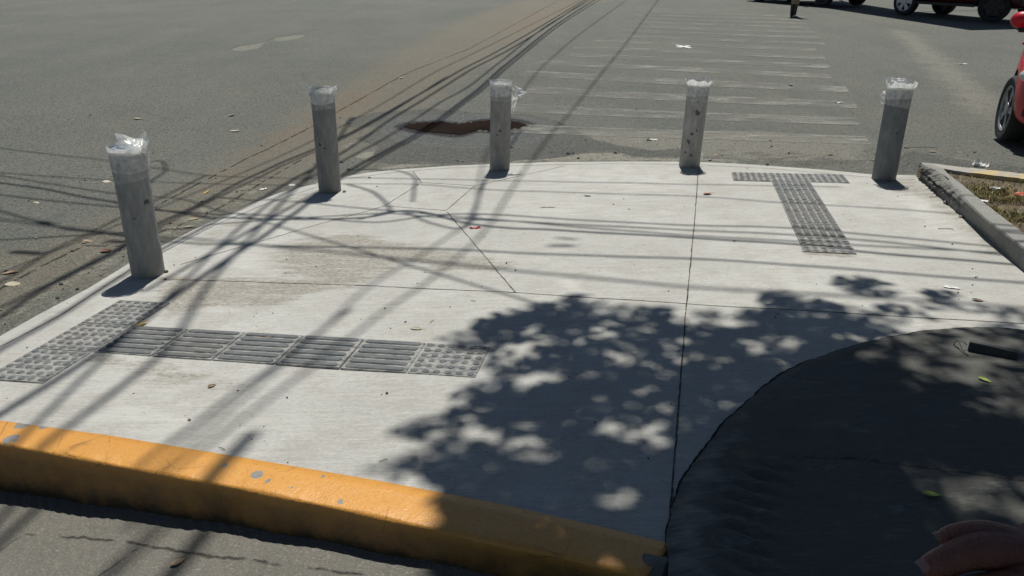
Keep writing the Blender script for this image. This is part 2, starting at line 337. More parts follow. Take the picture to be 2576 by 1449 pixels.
pv = [(p.x, p.y, zr1(p.x, p.y)+0.006) for p in pl]
tag(mesh_obj('puddle', pv, [tuple(range(len(pv)))], puddle_mat), 'brown muddy puddle on the wet asphalt behind the bollards', kind='structure')

# crosswalk: worn stripes, each a thin painted sheet
N = NT('worn_white_paint'); p = N.pos()
wear = N.math('ADD', N.noise(N.map(p, (1.0, 1.9, 1), (0, 0, 0.29)), 1.7, 7, 0.72), N.math('MULTIPLY', N.math('SUBTRACT', N.noise(p, 45, 3, 0.8), 0.5), 0.5))
wear = N.math('ADD', wear, N.attr('edge'))
tr = N.n('BsdfTransparent'); df = N.n('BsdfDiffuse', {'Color': N.mix(N.noise(p, 20, 4), (0.22, 0.22, 0.20), (0.33, 0.33, 0.31))})
ms = N.n('MixShader', {0: N.rng(wear, 0.36, 0.75, 0.12, 0.82), 1: tr.outputs[0], 2: df.outputs[0]}); N.t.links.new(ms.outputs[0], N.out.inputs[0]); paint_worn = N.mat
cw_dir = Vector((math.cos(math.radians(-16.5)), math.sin(math.radians(-16.5)))); cw_n = Vector((-cw_dir.y, cw_dir.x))
right0 = Vector((3.72, 7.70)); V = []; Fc = []; ED = []
for i in range(15):
    o = right0 + cw_n*(i*1.135); o = o - cw_dir*random.uniform(-0.12, 0.2); L = 4.7 + random.uniform(-0.5, 0.1); w = 0.46
    n_ = 40
    for j in range(n_+1):
        a = o - cw_dir*(L*j/n_)
        for k in range(5):
            b = a + cw_n*(w*(k/4-0.5)); V.append((b.x, b.y, zr1(b.x, b.y)+0.005))
            fr = j/n_
            ED.append((0.06 if k in (0, 4) else 0.0) + random.uniform(-0.08, 0.12)*(fr < 0.10) - 0.10*fr - (0.03 if i > 5 else 0))
    s0 = i*(n_+1)*5
    for j in range(n_):
        for k in range(4): Fc.append((s0+j*5+k, s0+j*5+k+1, s0+j*5+k+6, s0+j*5+k+5))
cw = mesh_obj('crosswalk_marking', V, Fc, paint_worn); set_attr(cw, 'edge', ED)
tag(cw, 'worn white crosswalk stripes across the asphalt', kind='structure')

# ------------------------------------------------------------------ the concrete corner
def plate(name, poly, step, mat, zf, skirt, attrs=None, rough=0.0):
    poly = [(float(a), float(b)) for a, b in poly]; P = np.array(poly)
    bnd = []
    for i in range(len(P)):
        a, b = P[i], P[(i+1) % len(P)]; k = max(1, int(np.hypot(*(b-a))/step))
        for j in range(k): bnd.append(a+(b-a)*j/k)
    gx, gy = np.meshgrid(np.arange(P[:, 0].min(), P[:, 0].max(), step), np.arange(P[:, 1].min(), P[:, 1].max(), step))
    gx = gx.ravel(); gy = gy.ravel(); ok = inside(gx, gy, P); gx, gy = gx[ok], gy[ok]
    ok = dist_poly(gx, gy, np.vstack([P, P[:1]])) > step*0.5; gx, gy = gx[ok], gy[ok]
    pts = [Vector((a[0], a[1])) for a in bnd]+[Vector(q) for q in zip(gx, gy)]; nb = len(bnd)
    r = delaunay_2d_cdt(pts, [(i, (i+1) % nb) for i in range(nb)], [], 1, 1e-6)
    XY = np.array([tuple(v) for v in r[0]]); z = zf(XY[:, 0], XY[:, 1]); faces = [tuple(f) for f in r[2]]
    V = [(a, b, c) for (a, b), c in zip(XY, z)]
    k0 = len(V)                                                     # skirt: real thickness all round
    orig = {}
    for vi, src in enumerate(r[3]):
        for s in src:
            if s < nb: orig[s] = vi
    ring = [orig[i] for i in range(nb) if i in orig]
    V += [(XY[i][0], XY[i][1], z[i]-skirt) for i in ring]
    nr = len(ring)
    for i in range(nr): faces.append((ring[i], ring[(i+1) % nr], k0+(i+1) % nr, k0+i))
    o = mesh_obj(name, V, faces, mat)
    bm = bmesh.new(); bm.from_mesh(o.data); bmesh.ops.recalc_face_normals(bm, faces=bm.faces)
    if sum(f.normal.z for f in list(bm.faces)[:50]) < 0: bmesh.ops.reverse_faces(bm, faces=bm.faces)
    bm.to_mesh(o.data); bm.free()
    VX = np.array([v[0] for v in V]); VY = np.array([v[1] for v in V])
    return o, VX, VY
OLD_PX = [(1672, 1640), (1682, 1340), (1690, 1292), (1703, 1245), (1735, 1180), (1775, 1128), (1830, 1062), (1900, 995), (1960, 950), (2030, 912), (2110, 884), (2190, 862), (2260, 846), (2340, 833), (2420, 827), (2500, 826), (2576, 832), (2700, 846), (3200, 900)]
TOOL = [(0, 873), (152, 793), (261, 722), (333, 674), (413, 633), (537, 568), (657, 518), (797, 470), (861, 452), (990, 434), (1130, 423), (1229, 419), (1383, 414.5), (1560, 412), (1740, 414), (1938, 424), (2188, 446), (2300, 452)]
joints = (px_seg((405, 701), (880, 718), (1297, 736), (1735, 765), (2100, 786), (2700, 823)) + px_seg((1757, 424), (1747, 560), (1727, 765), (1686, 1292)) +
          px_seg((1125, 533), (1297, 736)) + px_seg((453, 665), (881, 542), (967, 518), (1122, 529), (1194, 468), (1060, 459), (967, 518)) + px_seg((1038, 430), (1060, 459)) +
          px_seg((1194, 468), (1420, 417)))
conc = concrete_material('broomed_concrete', (0.410, 0.411, 0.387), math.radians(12))
ring = [(x, y) for x, y in PAVE_XY]
def pave_z(X, Y):
    e = dist_poly(X, Y, EDGE)
    wob = 0.002*np.sin(X*3.1+1)*np.cos(Y*2.3) + 0.0012*np.sin(X*9+Y*4)
    return zp(X, Y) + wob*sstep(0, 0.4, e) - 0.008*sstep(0.07, 0.0, e)
pave, VX, VY = plate('pavement', ring, 0.045, conc, pave_z, 0.2)
tag(pave, 'pale new concrete corner ramp with cut joints', kind='structure')
gsoft = lambda poly, s: soft(poly, s, VX, VY, gp)
set_attr(pave, 'stain', np.maximum.reduce([
    gsoft([(680, 622), (800, 590), (900, 585), (1010, 605), (1200, 645), (1310, 655), (1260, 688), (1120, 690), (1000, 672), (960, 690), (900, 730), (800, 720), (700, 690)], 0.16)*0.62,
    gsoft([(390, 690), (520, 690), (800, 700), (880, 712), (700, 775), (540, 770), (430, 800), (395, 770)], 0.12)*0.62,
    gsoft([(180, 880), (420, 902), (560, 930), (680, 985), (520, 1005), (360, 965), (200, 920)], 0.10)*0.42,
    gsoft([(420, 630), (600, 545), (720, 498), (800, 470), (780, 520), (640, 560), (520, 620)], 0.10)*0.42,
    gsoft([(2200, 455), (2310, 440), (2400, 500), (2500, 600), (2540, 660), (2440, 600), (2320, 505), (2240, 480)], 0.07)*0.45,
    gsoft([(1280, 620), (1700, 640), (1900, 700), (1500, 700)], 0.3)*0.22,
    gsoft([(2020, 628), (2157, 640), (2160, 652), (2015, 640)], 0.02)*0.7,
    gsoft([(967, 518), (1000, 490), (1060, 462), (1194, 468), (1122, 529)], 0.04)*0.22]))
set_attr(pave, 'wash', np.maximum.reduce([gsoft([(0, 980), (300, 1000), (700, 1040), (900, 1100), (500, 1120), (0, 1050)], 0.2)*0.35, gsoft([(560, 640), (680, 560), (760, 520), (730, 600), (640, 690)], 0.1)*0.35,
    gsoft([(1380, 690), (1430, 690), (1560, 790), (1500, 800)], 0.05)*0.55, gsoft([(1240, 425), (1700, 420), (1740, 560), (1300, 560)], 0.3)*0.25, gsoft([(2260, 470), (2330, 500), (2400, 560), (2480, 640), (2300, 560)], 0.1)*0.4,
    gsoft([(860, 720), (1290, 745), (1200, 810), (900, 800)], 0.2)*0.25]))

N = NT('joint_dirt'); jn = N.noise(N.pos(), 35, 3); joint_mat = N.done(N.mix(N.rng(jn, 0.4, 0.65), (0.035, 0.032, 0.026), (0.12, 0.11, 0.095)), 1.0)
N = NT('open_joint'); joint_dark = N.done((0.012, 0.011, 0.010), 1.0)
def cut_lines(o, segs, zf, wid, mat):                                # saw cuts and tooled grooves, part of the slab's own mesh
    if mat.name not in o.data.materials: o.data.materials.append(mat)
    mi_ = o.data.materials.find(mat.name); bm = bmesh.new(); bm.from_mesh(o.data); rs = random.Random(3)
    for a, b in segs:
        a, b = Vector(a), Vector(b); L = (b-a).length; k = max(2, int(L/0.05)); n_ = Vector((-(b-a).y, (b-a).x))/L; prev = None
        for i in range(k+1):
            c = a+(b-a)*i/k + n_*rs.gauss(0, 0.0010); w = wid*rs.uniform(0.6, 1.15)/2; pr = []
            for e in (-1, 1):
                v = c+n_*w*e; pr.append(bm.verts.new((v.x, v.y, float(zf(np.array([v.x]), np.array([v.y]))[0])+0.0012)))
            if prev: f = bm.faces.new((prev[0], pr[0], pr[1], prev[1])); f.material_index = mi_
            prev = pr
    bm.to_mesh(o.data); bm.free()
cut_lines(pave, joints, pave_z, 0.0075, joint_mat); cut_lines(pave, px_seg(*TOOL), pave_z, 0.007, joint_mat)
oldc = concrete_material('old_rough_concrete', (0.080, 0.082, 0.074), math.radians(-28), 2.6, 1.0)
old_pts = [gp(*q) for q in OLD_PX]
old_line = spline([Vector((p.x, p.y, 0)) for p in old_pts], 6)
old_line = [p + Vector((random.gauss(0, 0.0025), random.gauss(0, 0.0025), 0)) for p in old_line]
old_poly = [(p.x, p.y) for p in old_line] + [(8.5, 3.2), (8.5, -3.6), (0.50, -3.6)]
OLD_RAISE = 0.018
def old_z(X, Y):
    ln = np.array([(p.x, p.y) for p in old_line]); e = dist_poly(X, Y, ln)
    rid = 0.009*np.sin((Y*0.9-0.35*X)*115)*sstep(0.14, 0.17, e)*sstep(0.34, 0.22, e)*sstep(2.15, 2.0, Y)
    return zp(X, Y) + OLD_RAISE*(0.35+0.65*sstep(0, 0.05, e)) + rid + 0.003*np.sin(X*4+Y*7)
oldp, VX2, VY2 = plate('old_pavement', old_poly, 0.035, oldc, old_z, 0.12)
tag(oldp, 'older dark rough pavement in the shade with a curved edge', kind='structure')
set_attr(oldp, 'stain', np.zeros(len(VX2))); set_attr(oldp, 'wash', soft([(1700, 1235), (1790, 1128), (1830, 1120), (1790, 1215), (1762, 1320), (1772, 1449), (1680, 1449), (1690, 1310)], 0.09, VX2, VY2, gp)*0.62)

oe = [(Vector((a.x, a.y)), Vector((b.x, b.y))) for a, b in zip(old_line[4:-8:2], old_line[6:-6:2])]
for k_, (a, b) in enumerate(oe):
    n_ = Vector((-(b-a).y, (b-a).x)).normalized(); wd = 0.005+0.009*max(0, math.sin(math.pi*k_/len(oe)))
    oe[k_] = ((a+n_*wd*0.4, b+n_*wd*0.4), wd)
for (ab, wd) in oe: cut_lines(pave, [ab], pave_z, wd, joint_dark)
cut_lines(oldp, px_seg((1990, 1160), (2150, 1165), (2300, 1185), (2700, 1240)), old_z, 0.007, joint_mat)

# ------------------------------------------------------------------ driveway below the yellow kerb, with raked ridges
def drive_z(X, Y):
    base = -0.136 + 0.106*(np.clip(X, -2.6, 0.7)+1.86) - 0.02*np.maximum(0, 1.6-Y)
    ph = (X*0.97 - 0.16*np.sin((Y-1.2)*3.0) + 0.10*Y)*150
    ph = ph + 1.6*np.sin(X*7.3+Y*2.1)+1.1*np.sin(X*13.7-Y*5+1)
    amp = 0.0030*(0.25+0.75*sstep(-0.5, 0.6, np.sin(X*1.7+Y*2.0+0.6)))*(0.55+0.45*np.sin(X*11+Y*9+0.5*np.sin(X*23)))
    return base + amp*np.sin(ph) + 0.003*np.sin(X*5+Y*3)
dx, dy = np.meshgrid(np.arange(-3.4, 0.95, 0.0085), np.arange(0.7, 2.75, 0.02))
dz = drive_z(dx, dy); a_, b_ = dx.shape[1], dx.shape[0]; idx = np.arange(a_*b_).reshape(b_, a_)
N = NT('driveway_concrete'); p = N.pos(); q = flat_xy(N, p)
q = flat_xy(N, N.vm('ADD', q, N.n('VectorMath', {0: N.vm('SUBTRACT', N.noise(q, 14, 5, out=1), (0.5, 0.5, 0.5)), 3: 0.028}, operation='SCALE').outputs[0]))
def dseg(*pts):
    out = []
    for qq in pts:
        d = view_ray(*qq); t = 2.0
        for _ in range(25): pnt = EYE+d*t; t = (float(drive_z(np.array([pnt.x]), np.array([pnt.y]))[0])-CAM_H)/d.z
        out.append((pnt.x, pnt.y))
    return list(zip(out[:-1], out[1:]))
cd = N.lines(q, dseg((55, 1344), (120, 1346), (300, 1362), (500, 1395), (640, 1409), (760, 1430), (900, 1446), (1000, 1460)))
cd2 = N.lines(q, dseg((-20, 1400), (50, 1350)) + dseg((250, 1449), (340, 1385)))
cr = N.math('MAXIMUM', N.math('MULTIPLY', N.rng(N.math('ADD', cd, N.math('MULTIPLY', N.noise(p, 60, 4, 0.7), 0.010)), 0.005, 0.013, 1, 0), N.rng(N.noise(p, 9, 3), 0.38, 0.55)), N.math('MULTIPLY', N.rng(cd2, 0.002, 0.006, 0.7, 0), N.rng(N.noise(p, 9, 3), 0.35, 0.5)))
mid = N.noise(p, 6, 6, 0.65); fine = N.noise(p, 120, 3, 0.75)
c = N.mix(mid, (0.110, 0.106, 0.090), (0.160, 0.153, 0.132)); c = N.mix(N.rng(fine, 0.55, 0.75, 0, 0.5), c, (0.075, 0.07, 0.06)); c = N.mix(N.rng(fine, 0.25, 0.38, 0.5, 0), c, (0.30, 0.285, 0.25))
c = N.mix(N.math('MULTIPLY', cr, 0.9), c, (0.018, 0.016, 0.012))
drive_mat = N.done(c, 0.9, N.bump(N.math('SUBTRACT', N.math('ADD', fine, mid), N.math('MULTIPLY', cr, 3)), 0.6, 0.006))
tag(mesh_obj('driveway', np.stack([dx.ravel(), dy.ravel(), dz.ravel()], -1), np.stack([idx[:-1, :-1], idx[:-1, 1:], idx[1:, 1:], idx[1:, :-1]], -1).reshape(-1, 4), drive_mat, smooth=True),
    'grey raked driveway ramp below the yellow kerb', kind='structure')

# ------------------------------------------------------------------ kerbs
FRONT_PX = [(-260, 1075), (0, 1117), (300, 1173), (600, 1228), (900, 1290), (1200, 1355), (1450, 1408), (1625, 1449)]
def path_resample(P, n):
    P = np.array(P); s = np.r_[0, np.cumsum(np.hypot(*np.diff(P, axis=0).T))]; t = np.linspace(0, s[-1], n)
    return np.stack([np.interp(t, s, P[:, 0]), np.interp(t, s, P[:, 1])], -1)
back = path_resample([gp(*q)[:2] for q in KERB_TOP_PX], 150); front = path_resample([gp(*q)[:2] for q in FRONT_PX], 150)
N = NT('chipped_yellow_paint'); p = N.pos()
pn = N.noise(p, 14, 7, 0.72); pn2 = N.noise(p, 90, 4, 0.7)
y_col = N.mix(N.noise(p, 3, 4), (0.52, 0.243, 0.043), (0.59, 0.290, 0.060))
y_col = N.mix(N.rng(pn2, 0.55, 0.85, 0, 0.5), y_col, (0.30, 0.145, 0.04)); y_col = N.mix(N.rng(N.noise(p, 38, 5, 0.75), 0.62, 0.85, 0, 0.45), y_col, (0.34, 0.18, 0.075))
chip = N.math('ADD', N.math('MULTIPLY', N.math('SUBTRACT', pn, 0.80), 9.0), N.attr('chip'), clamp=True)
spots = None
for (sx, sy, r_) in [(648, 1197, 0.022), (565, 1174, 0.012), (676, 1213, 0.010), (735, 1228, 0.009), (855, 1262, 0.012), (815, 1200, 0.008), (632, 1262, 0.0), (60, 1070, 0.03), (110, 1076, 0.018), (30, 1106, 0.03)]:
    if not r_: continue
    g_ = gp(sx, sy); d = N.vm('LENGTH', N.vm('SUBTRACT', N.vm('ADD', p, N.n('VectorMath', {0: N.vm('SUBTRACT', N.noise(p, 40, 3, out=1), (0.5, 0.5, 0.5)), 3: 0.03}, operation='SCALE').outputs[0]), tuple(g_)), out=1)
    s_ = N.rng(d, r_*0.9, r_*1.1, 1, 0); spots = s_ if spots is None else N.math('MAXIMUM', spots, s_)
vor = N.n('TexVoronoi', {'Vector': N.map(p, (1, 1, 1), (0, 0, 0)), 'Scale': 5.5}, feature='DISTANCE_TO_EDGE').outputs[0]
crk = N.math('MULTIPLY', N.rng(vor, 0.0, 0.012, 1, 0), N.rng(N.noise(p, 5, 3), 0.5, 0.6))
c = N.mix(N.math('MAXIMUM', chip, spots), y_col, N.mix(pn2, (0.17, 0.165, 0.15), (0.26, 0.25, 0.23)))
c = N.mix(N.math('MULTIPLY', crk, 0.6), c, (0.10, 0.05, 0.02))
c = N.mix(N.math('MULTIPLY', N.attr('face_shade'), N.math('ADD', 0.55, N.math('MULTIPLY', N.noise(p, 11, 5), 0.7)), clamp=True), c, (0.055, 0.035, 0.016))  # shade of the front face painted into its colour, deepest at the foot
yellow = N.done(c, N.rng(chip, 0, 1, 0.36, 0.8), N.bump(N.math('SUBTRACT', N.math('ADD', pn, N.math('MULTIPLY', pn2, 0.4)), N.math('MULTIPLY', chip, 0.8)), 0.5, 0.006))
V = []; Fc = []; CH = []; FACE_SHADE = []; prof = 15
for i in range(150):
    b2, f2 = Vector(back[i]), Vector(front[i]); zb = zp(b2.x, b2.y)+0.004; zf_ = zp(f2.x, f2.y)+0.002
    zd = float(drive_z(np.array([f2.x]), np.array([f2.y-0.01]))[0]) - 0.04
    out = (f2-b2).normalized(); r = 0.015; w_ = 0.004*math.sin(i*0.31)+random.gauss(0, 0.0012)
    pts = [(b2 + out*0.0, zb-0.10), (b2, zb), (b2*0.75+f2*0.25, zb*0.75+zf_*0.25+0.001), (b2*0.4+f2*0.6, zb*0.4+zf_*0.6+0.001)]
    cx, cz = f2 - out*r, zf_-r
    for k in range(6):
        a = math.radians(90-k*18); pts.append((cx+out*(math.cos(a)*(r+w_)), cz+math.sin(a)*(r+w_)))
    for k in range(1, 6):
        t = k/5; pts.append((cx+out*(r+w_+0.012*t+random.gauss(0, 0.0008)), cz+(zd-cz)*t))
    for k, (xy, z) in enumerate(pts):
        V.append((xy.x, xy.y, z)); s_ = i/149
        CH.append((0.5 if (s_ < 0.22 and 5 <= k <= 8) else 0.0) + (0.9 if s_ > 0.975 else 0.0) + (0.12 if 5 <= k <= 8 else 0))
        FACE_SHADE.append({9: 0.2, 10: 0.60, 11: 0.72, 12: 0.86, 13: 1.15, 14: 1.4}.get(k, 0.0))
n_ = len(pts)
for i in range(149):
    for k in range(n_-1): Fc.append((i*n_+k, i*n_+k+1, (i+1)*n_+k+1, (i+1)*n_+k))
Fc.append(tuple(range(n_))[::-1]); Fc.append(tuple(149*n_+k for k in range(n_)))
ykerb = mesh_obj('kerb', V, Fc, yellow, smooth=True); set_attr(ykerb, 'chip', CH); set_attr(ykerb, 'face_shade', FACE_SHADE)
tag(ykerb, 'glossy orange yellow painted kerb with chipped paint along the near edge of the concrete', 'kerb')
# broken lumps at the kerb's right end
N = NT('rough_mortar'); pn = N.noise(N.pos(), 18, 6, 0.7); mortar = N.done(N.mix(pn, (0.10, 0.10, 0.09), (0.23, 0.22, 0.20)), 0.95, N.bump(pn, 0.9, 0.02))
def rock(name, loc, r, mat, flat=0.6, seed=0, sub=2):
    rs = random.Random(seed); bm = bmesh.new(); bmesh.ops.create_icosphere(bm, subdivisions=sub, radius=1)
    ax = [Vector((rs.gauss(0, 1), rs.gauss(0, 1), rs.gauss(0, 1))).normalized() for _ in range(7)]; of = [rs.uniform(0.55, 0.9) for _ in ax]
    for v in bm.verts:
        for a, o_ in zip(ax, of):
            d = v.co.dot(a)
            if d > o_: v.co -= a*(d-o_)
        v.co = Vector((v.co.x*r*rs.uniform(0.97, 1.03), v.co.y*r, v.co.z*r*flat))
    o = bm_obj(name, bm, mat, smooth=False); o.location = loc; o.rotation_euler = (0, 0, rs.uniform(0, 6.28)); return o
for k, (qx, qy, r, lb) in enumerate([(1655, 1420, 0.055, 'broken mortar lump capping the right end of the yellow kerb'), (1722, 1395, 0.035, 'small mortar chunk wedged between the yellow kerb end and the dark old pavement')]):
    g_ = gp(qx, qy, -0.012); tag(rock('mortar_lump', g_, r, mortar, 0.45, 40+k, 3), lb, 'mortar lump')

# right-hand raw concrete kerb of the planting strip
N = NT('raw_concrete'); p = N.pos(); pn = N.noise(p, 9, 7, 0.72); pf = N.noise(p, 110, 3, 0.75)
c = N.mix(pn, (0.20, 0.20, 0.185), (0.30, 0.30, 0.28)); c = N.mix(N.rng(pf, 0.55, 0.72, 0, 0.5), c, (0.11, 0.11, 0.10))
c = N.mix(N.math('MULTIPLY', N.attr('broken'), N.rng(N.noise(p, 30, 5, 0.7), 0.35, 0.65, 0.25, 1)), c, (0.10, 0.10, 0.088))
raw = N.done(c, 0.92, N.bump(N.math('ADD', pn, pf), 0.6, 0.008))
KH = 0.125
fb = path_resample([gp(*q)[:2] for q in [(2309, 441), (2336, 469), (2388, 516), (2477, 592), (2576, 684), (2760, 850)]], 90)     # foot of the face
def top_at(px, py): return gp(px, py, KH)
ft = path_resample([top_at(*q)[:2] for q in [(2312, 409), (2360, 443), (2399, 477), (2479, 549), (2576, 622), (2760, 760)]], 90)
bt = path_resample([top_at(*q)[:2] for q in [(2367, 412), (2386, 434), (2425, 464), (2481, 512), (2576, 586), (2760, 700)]], 90)
V = []; Fc = []; BR = []; n_ = 12; rs = random.Random(5)
walk = 0
for i in range(90):
    f0, f1, b1 = Vector(fb[i]), Vector(ft[i]), Vector(bt[i]); s_ = i/89; z0 = zp(f0.x, f0.y)-0.03
    chipd = max(0, 0.55-s_)*2.0; walk = 0.6*walk+rs.gauss(0, 0.016); out = (f0-b1).normalized(); zt = zp(f1.x, f1.y)+KH
    c1 = max(0, walk+0.030)*chipd*1.3
    pts = [(f0, z0), (f0 + out*(0.004+rs.gauss(0, .006*chipd)), zp(f0.x, f0.y)+0.02), (f0*0.7+f1*0.3 + out*(rs.gauss(0.008, 0.012)*chipd), zp(f0.x, f0.y)+0.045), (f0*0.5+f1*0.5 - out*(0.015*chipd+abs(rs.gauss(0, 0.016))*chipd), zp(f0.x, f0.y)+0.065),
           (f0*0.25+f1*0.75 + out*(rs.gauss(0.006, 0.010)*chipd), zt-0.035-c1*0.3), (f1 - out*(0.002+c1*0.5), zt-0.012-c1*0.25), (f1 - out*(0.012+c1), zt-0.001), (f1*0.5+b1*0.5, zt+0.001), (b1 + out*0.008, zt), (b1, zt-0.01), (b1, zt-0.06), (b1, zt-0.2)]
    for k, (xy, z) in enumerate(pts): V.append((xy.x, xy.y, z)); BR.append(min(1, (0.9 if k < 6 else 0.15)*(0.35+chipd)) if k < 7 else 0)
for i in range(89):
    for k in range(n_-1): Fc.append((i*n_+k, (i+1)*n_+k, (i+1)*n_+k+1, i*n_+k+1))
Fc.append(tuple(range(n_))); Fc.append(tuple(89*n_+k for k in range(n_))[::-1])
gk = mesh_obj('kerb', V, Fc, raw, smooth=False); set_attr(gk, 'broken', BR)
tag(gk, 'raw grey concrete kerb with a crumbling broken face beside the dry grass strip', 'kerb')
# street-side kerb of the strip, faded yellow
N = NT('faded_yellow_kerb'); p = N.pos(); pn = N.noise(p, 5, 6, 0.7)
c = N.mix(N.rng(pn, 0.47, 0.55), N.mix(N.noise(p, 60, 3), (0.25, 0.24, 0.215), (0.34, 0.33, 0.30)), (0.42, 0.325, 0.165)); fade = N.done(c, 0.85, N.bump(pn, 0.5, 0.01))
sa = [top_at(*q) for q in [(2314, 406), (2399, 415.5), (2576, 434), (2900, 470)]]; sb = [top_at(*q) for q in [(2340, 417), (2420, 429), (2576, 447), (2900, 486)]]
A2 = path_resample([q[:2] for q in sa], 40); B2 = path_resample([q[:2] for q in sb], 40); V = []; Fc = []; rs = random.Random(9)
for i in range(40):
    a, b = Vector(A2[i]), Vector(B2[i]); out = (a-b).normalized(); z = zp(a.x, a.y)+KH-0.004+rs.gauss(0, 0.0015)
    for xy, zz in ((b, z-0.15), (b, z), (b*0.5+a*0.5, z+0.001), (a-out*0.015, z), (a, z-0.014), (a+out*0.01, z-0.25)): V.append((xy.x, xy.y, zz))
for i in range(39):
    for k in range(5): Fc.append((i*6+k, i*6+k+1, (i+1)*6+k+1, (i+1)*6+k))
Fc += [tuple(range(6))[::-1], tuple(39*6+k for k in range(6))]
tag(mesh_obj('kerb', V, Fc, fade), 'low kerb with faded yellow paint between the dry grass strip and the street', 'kerb')
# soil and grass of the strip
soil_poly = [tuple(bt[i]) for i in range(0, 90, 6)] + [tuple(bt[-1])] + [(8.5, 3.9)] + [tuple(B2[i]) for i in range(39, -1, -4)]
N = NT('dry_soil'); p = N.pos(); pn = N.noise(p, 12, 7, 0.75); c = N.mix(N.noise(p, 2.5, 4), (0.115, 0.088, 0.058), (0.185, 0.150, 0.105)); c = N.mix(N.rng(pn, 0.5, 0.75, 0, 0.7), c, (0.26, 0.215, 0.15)); c = N.mix(N.rng(pn, 0.25, 0.42, 0.7, 0), c, (0.05, 0.042, 0.026))
soilm = N.done(c, 1.0, N.bump(pn, 1.0, 0.03))
soil, VX3, VY3 = plate('soil', soil_poly, 0.06, soilm, lambda X, Y: zp(X, Y)+KH-0.035+0.008*np.sin(X*7+2*Y)*np.sin(Y*6), 0.15)
tag(soil, 'dry brown soil of the planting strip', kind='structure')
gv = []; gf = []; gm = []
sp = np.array(soil_poly); dense = [tuple(gp(*q, KH)[:2]) for q in [(2400, 470), (2470, 455), (2576, 470), (2900, 560), (2900, 760), (2600, 620), (2480, 520)]]
k = 0
while k < 9000:
    x, y = RNG.uniform(3.0, 5.6), RNG.uniform(4.0, 6.9)
    if not inside(np.array([x]), np.array([y]), sp)[0]: continue
    dn = inside(np.array([x]), np.array([y]), dense)[0]; cl = math.sin(x*5.1+1.3*math.sin(y*4))*math.sin(y*6.3+x)
    if random.random() > (0.85 if dn and cl > -0.3 else 0.10): continue
    z = zp(x, y)+KH-0.038; h = random.uniform(0.015, 0.05)*(1 if dn else 0.6); a = random.uniform(0, math.tau); w = random.uniform(0.0015, 0.0035); ln = random.uniform(0.2, 1.5)*h; a2 = random.uniform(0, math.tau)
    ux, uy = math.cos(a)*w, math.sin(a)*w; tx, ty = math.cos(a2)*ln, math.sin(a2)*ln; s0 = len(gv)
    gv += [(x-ux, y-uy, z), (x+ux, y+uy, z), (x+ux*.7+tx*.45, y+uy*.7+ty*.45, z+h*.65), (x-ux*.7+tx*.45, y-uy*.7+ty*.45, z+h*.65), (x+tx, y+ty, z+h)]
    gf += [(s0, s0+1, s0+2, s0+3), (s0+3, s0+2, s0+4)]; mi = 0 if random.random() < (0.5 if cl > 0.1 else 0.22) else 1; gm += [mi, mi]; k += 1
tag(mesh_obj('grass', gv, gf, [simple('green_grass', (0.125, 0.145, 0.05), 0.6), simple('dry_straw', (0.36, 0.28, 0.13), 0.7)], fmat=gm), 'thin half dry grass on the soil strip behind the raw kerb', 'grass', kind='stuff')

# ------------------------------------------------------------------ tactile paving tiles
N = NT('tactile_tile'); p = N.obj(); wp = N.pos()
top = N.rng(N.n('SeparateXYZ', {0: p}).outputs[2], 0.0065, 0.010)
dn = N.noise(N.map(wp, (3, 10, 1), (0, 0, 0.18)), 5, 6, 0.72)
dust = N.rng(N.math('SUBTRACT', dn, N.math('MULTIPLY', top, 0.18)), 0.34, 0.66)
c = N.mix(N.noise(wp, 40, 4), (0.078, 0.088, 0.092), (0.112, 0.123, 0.127))
c = N.mix(N.math('MULTIPLY', N.rng(N.noise(wp, 1.5, 2), 0.4, 0.6), 0.5), c, (0.095, 0.09, 0.08))
c = N.mix(N.math('MULTIPLY', dust, N.rng(top, 0, 1, 0.80, 0.28)), c, (0.33, 0.325, 0.305))
tile_mat = N.done(c, 0.8, N.bump(N.noise(wp, 120, 3), 0.4, 0.003))
TS = 0.296
def tile_mesh(kind, sd):
    bm = bmesh.new(); bm_box(bm, (TS/2, TS/2, -0.012), (TS, TS, 0.034), bev=0.0025)
    if kind == 'dot':
        for i in range(6):
            for j in range(6):
                cx, cy = (i+0.5)*TS/6, (j+0.5)*TS/6
                bm_cyl(bm, (cx, cy, 0.004), (cx, cy, 0.0088), 0.0175, 0.0135, 14); bm_cyl(bm, (cx, cy, 0.0088), (cx, cy, 0.0100), 0.0135, 0.009, 14)
    else:
        for j in range(6):
            cy = (j+0.5)*TS/6; x0, x1 = 0.016, TS-0.016; hw = 0.0155
            ring = []
            for s_, zz in ((1.0, 0.0045), (1.0, 0.0075), (0.8, 0.0105)):
                lp = []
                for k in range(8): a = math.pi/2+k*math.pi/7; lp.append((x0+hw+hw*s_*math.cos(a), cy+hw*s_*math.sin(a)))
                for k in range(8): a = -math.pi/2+k*math.pi/7; lp.append((x1-hw+hw*s_*math.cos(a), cy+hw*s_*math.sin(a)))
                ring.append([bm.verts.new((u, v, zz)) for u, v in lp])
            for a_, b_ in zip(ring[:-1], ring[1:]):
                for k in range(16): bm.faces.new((a_[k], a_[(k+1) % 16], b_[(k+1) % 16], b_[k]))
            bm.faces.new(ring[-1])
    me = bpy.data.meshes.new('tactile_tile'); bm.normal_update(); bm.to_mesh(me); bm.free(); me.materials.append(tile_mat); return me
DOT, BAR = tile_mesh('dot', 1), tile_mesh('bar', 2)
tilt = Vector((-GX, -GY, 1)).normalized()
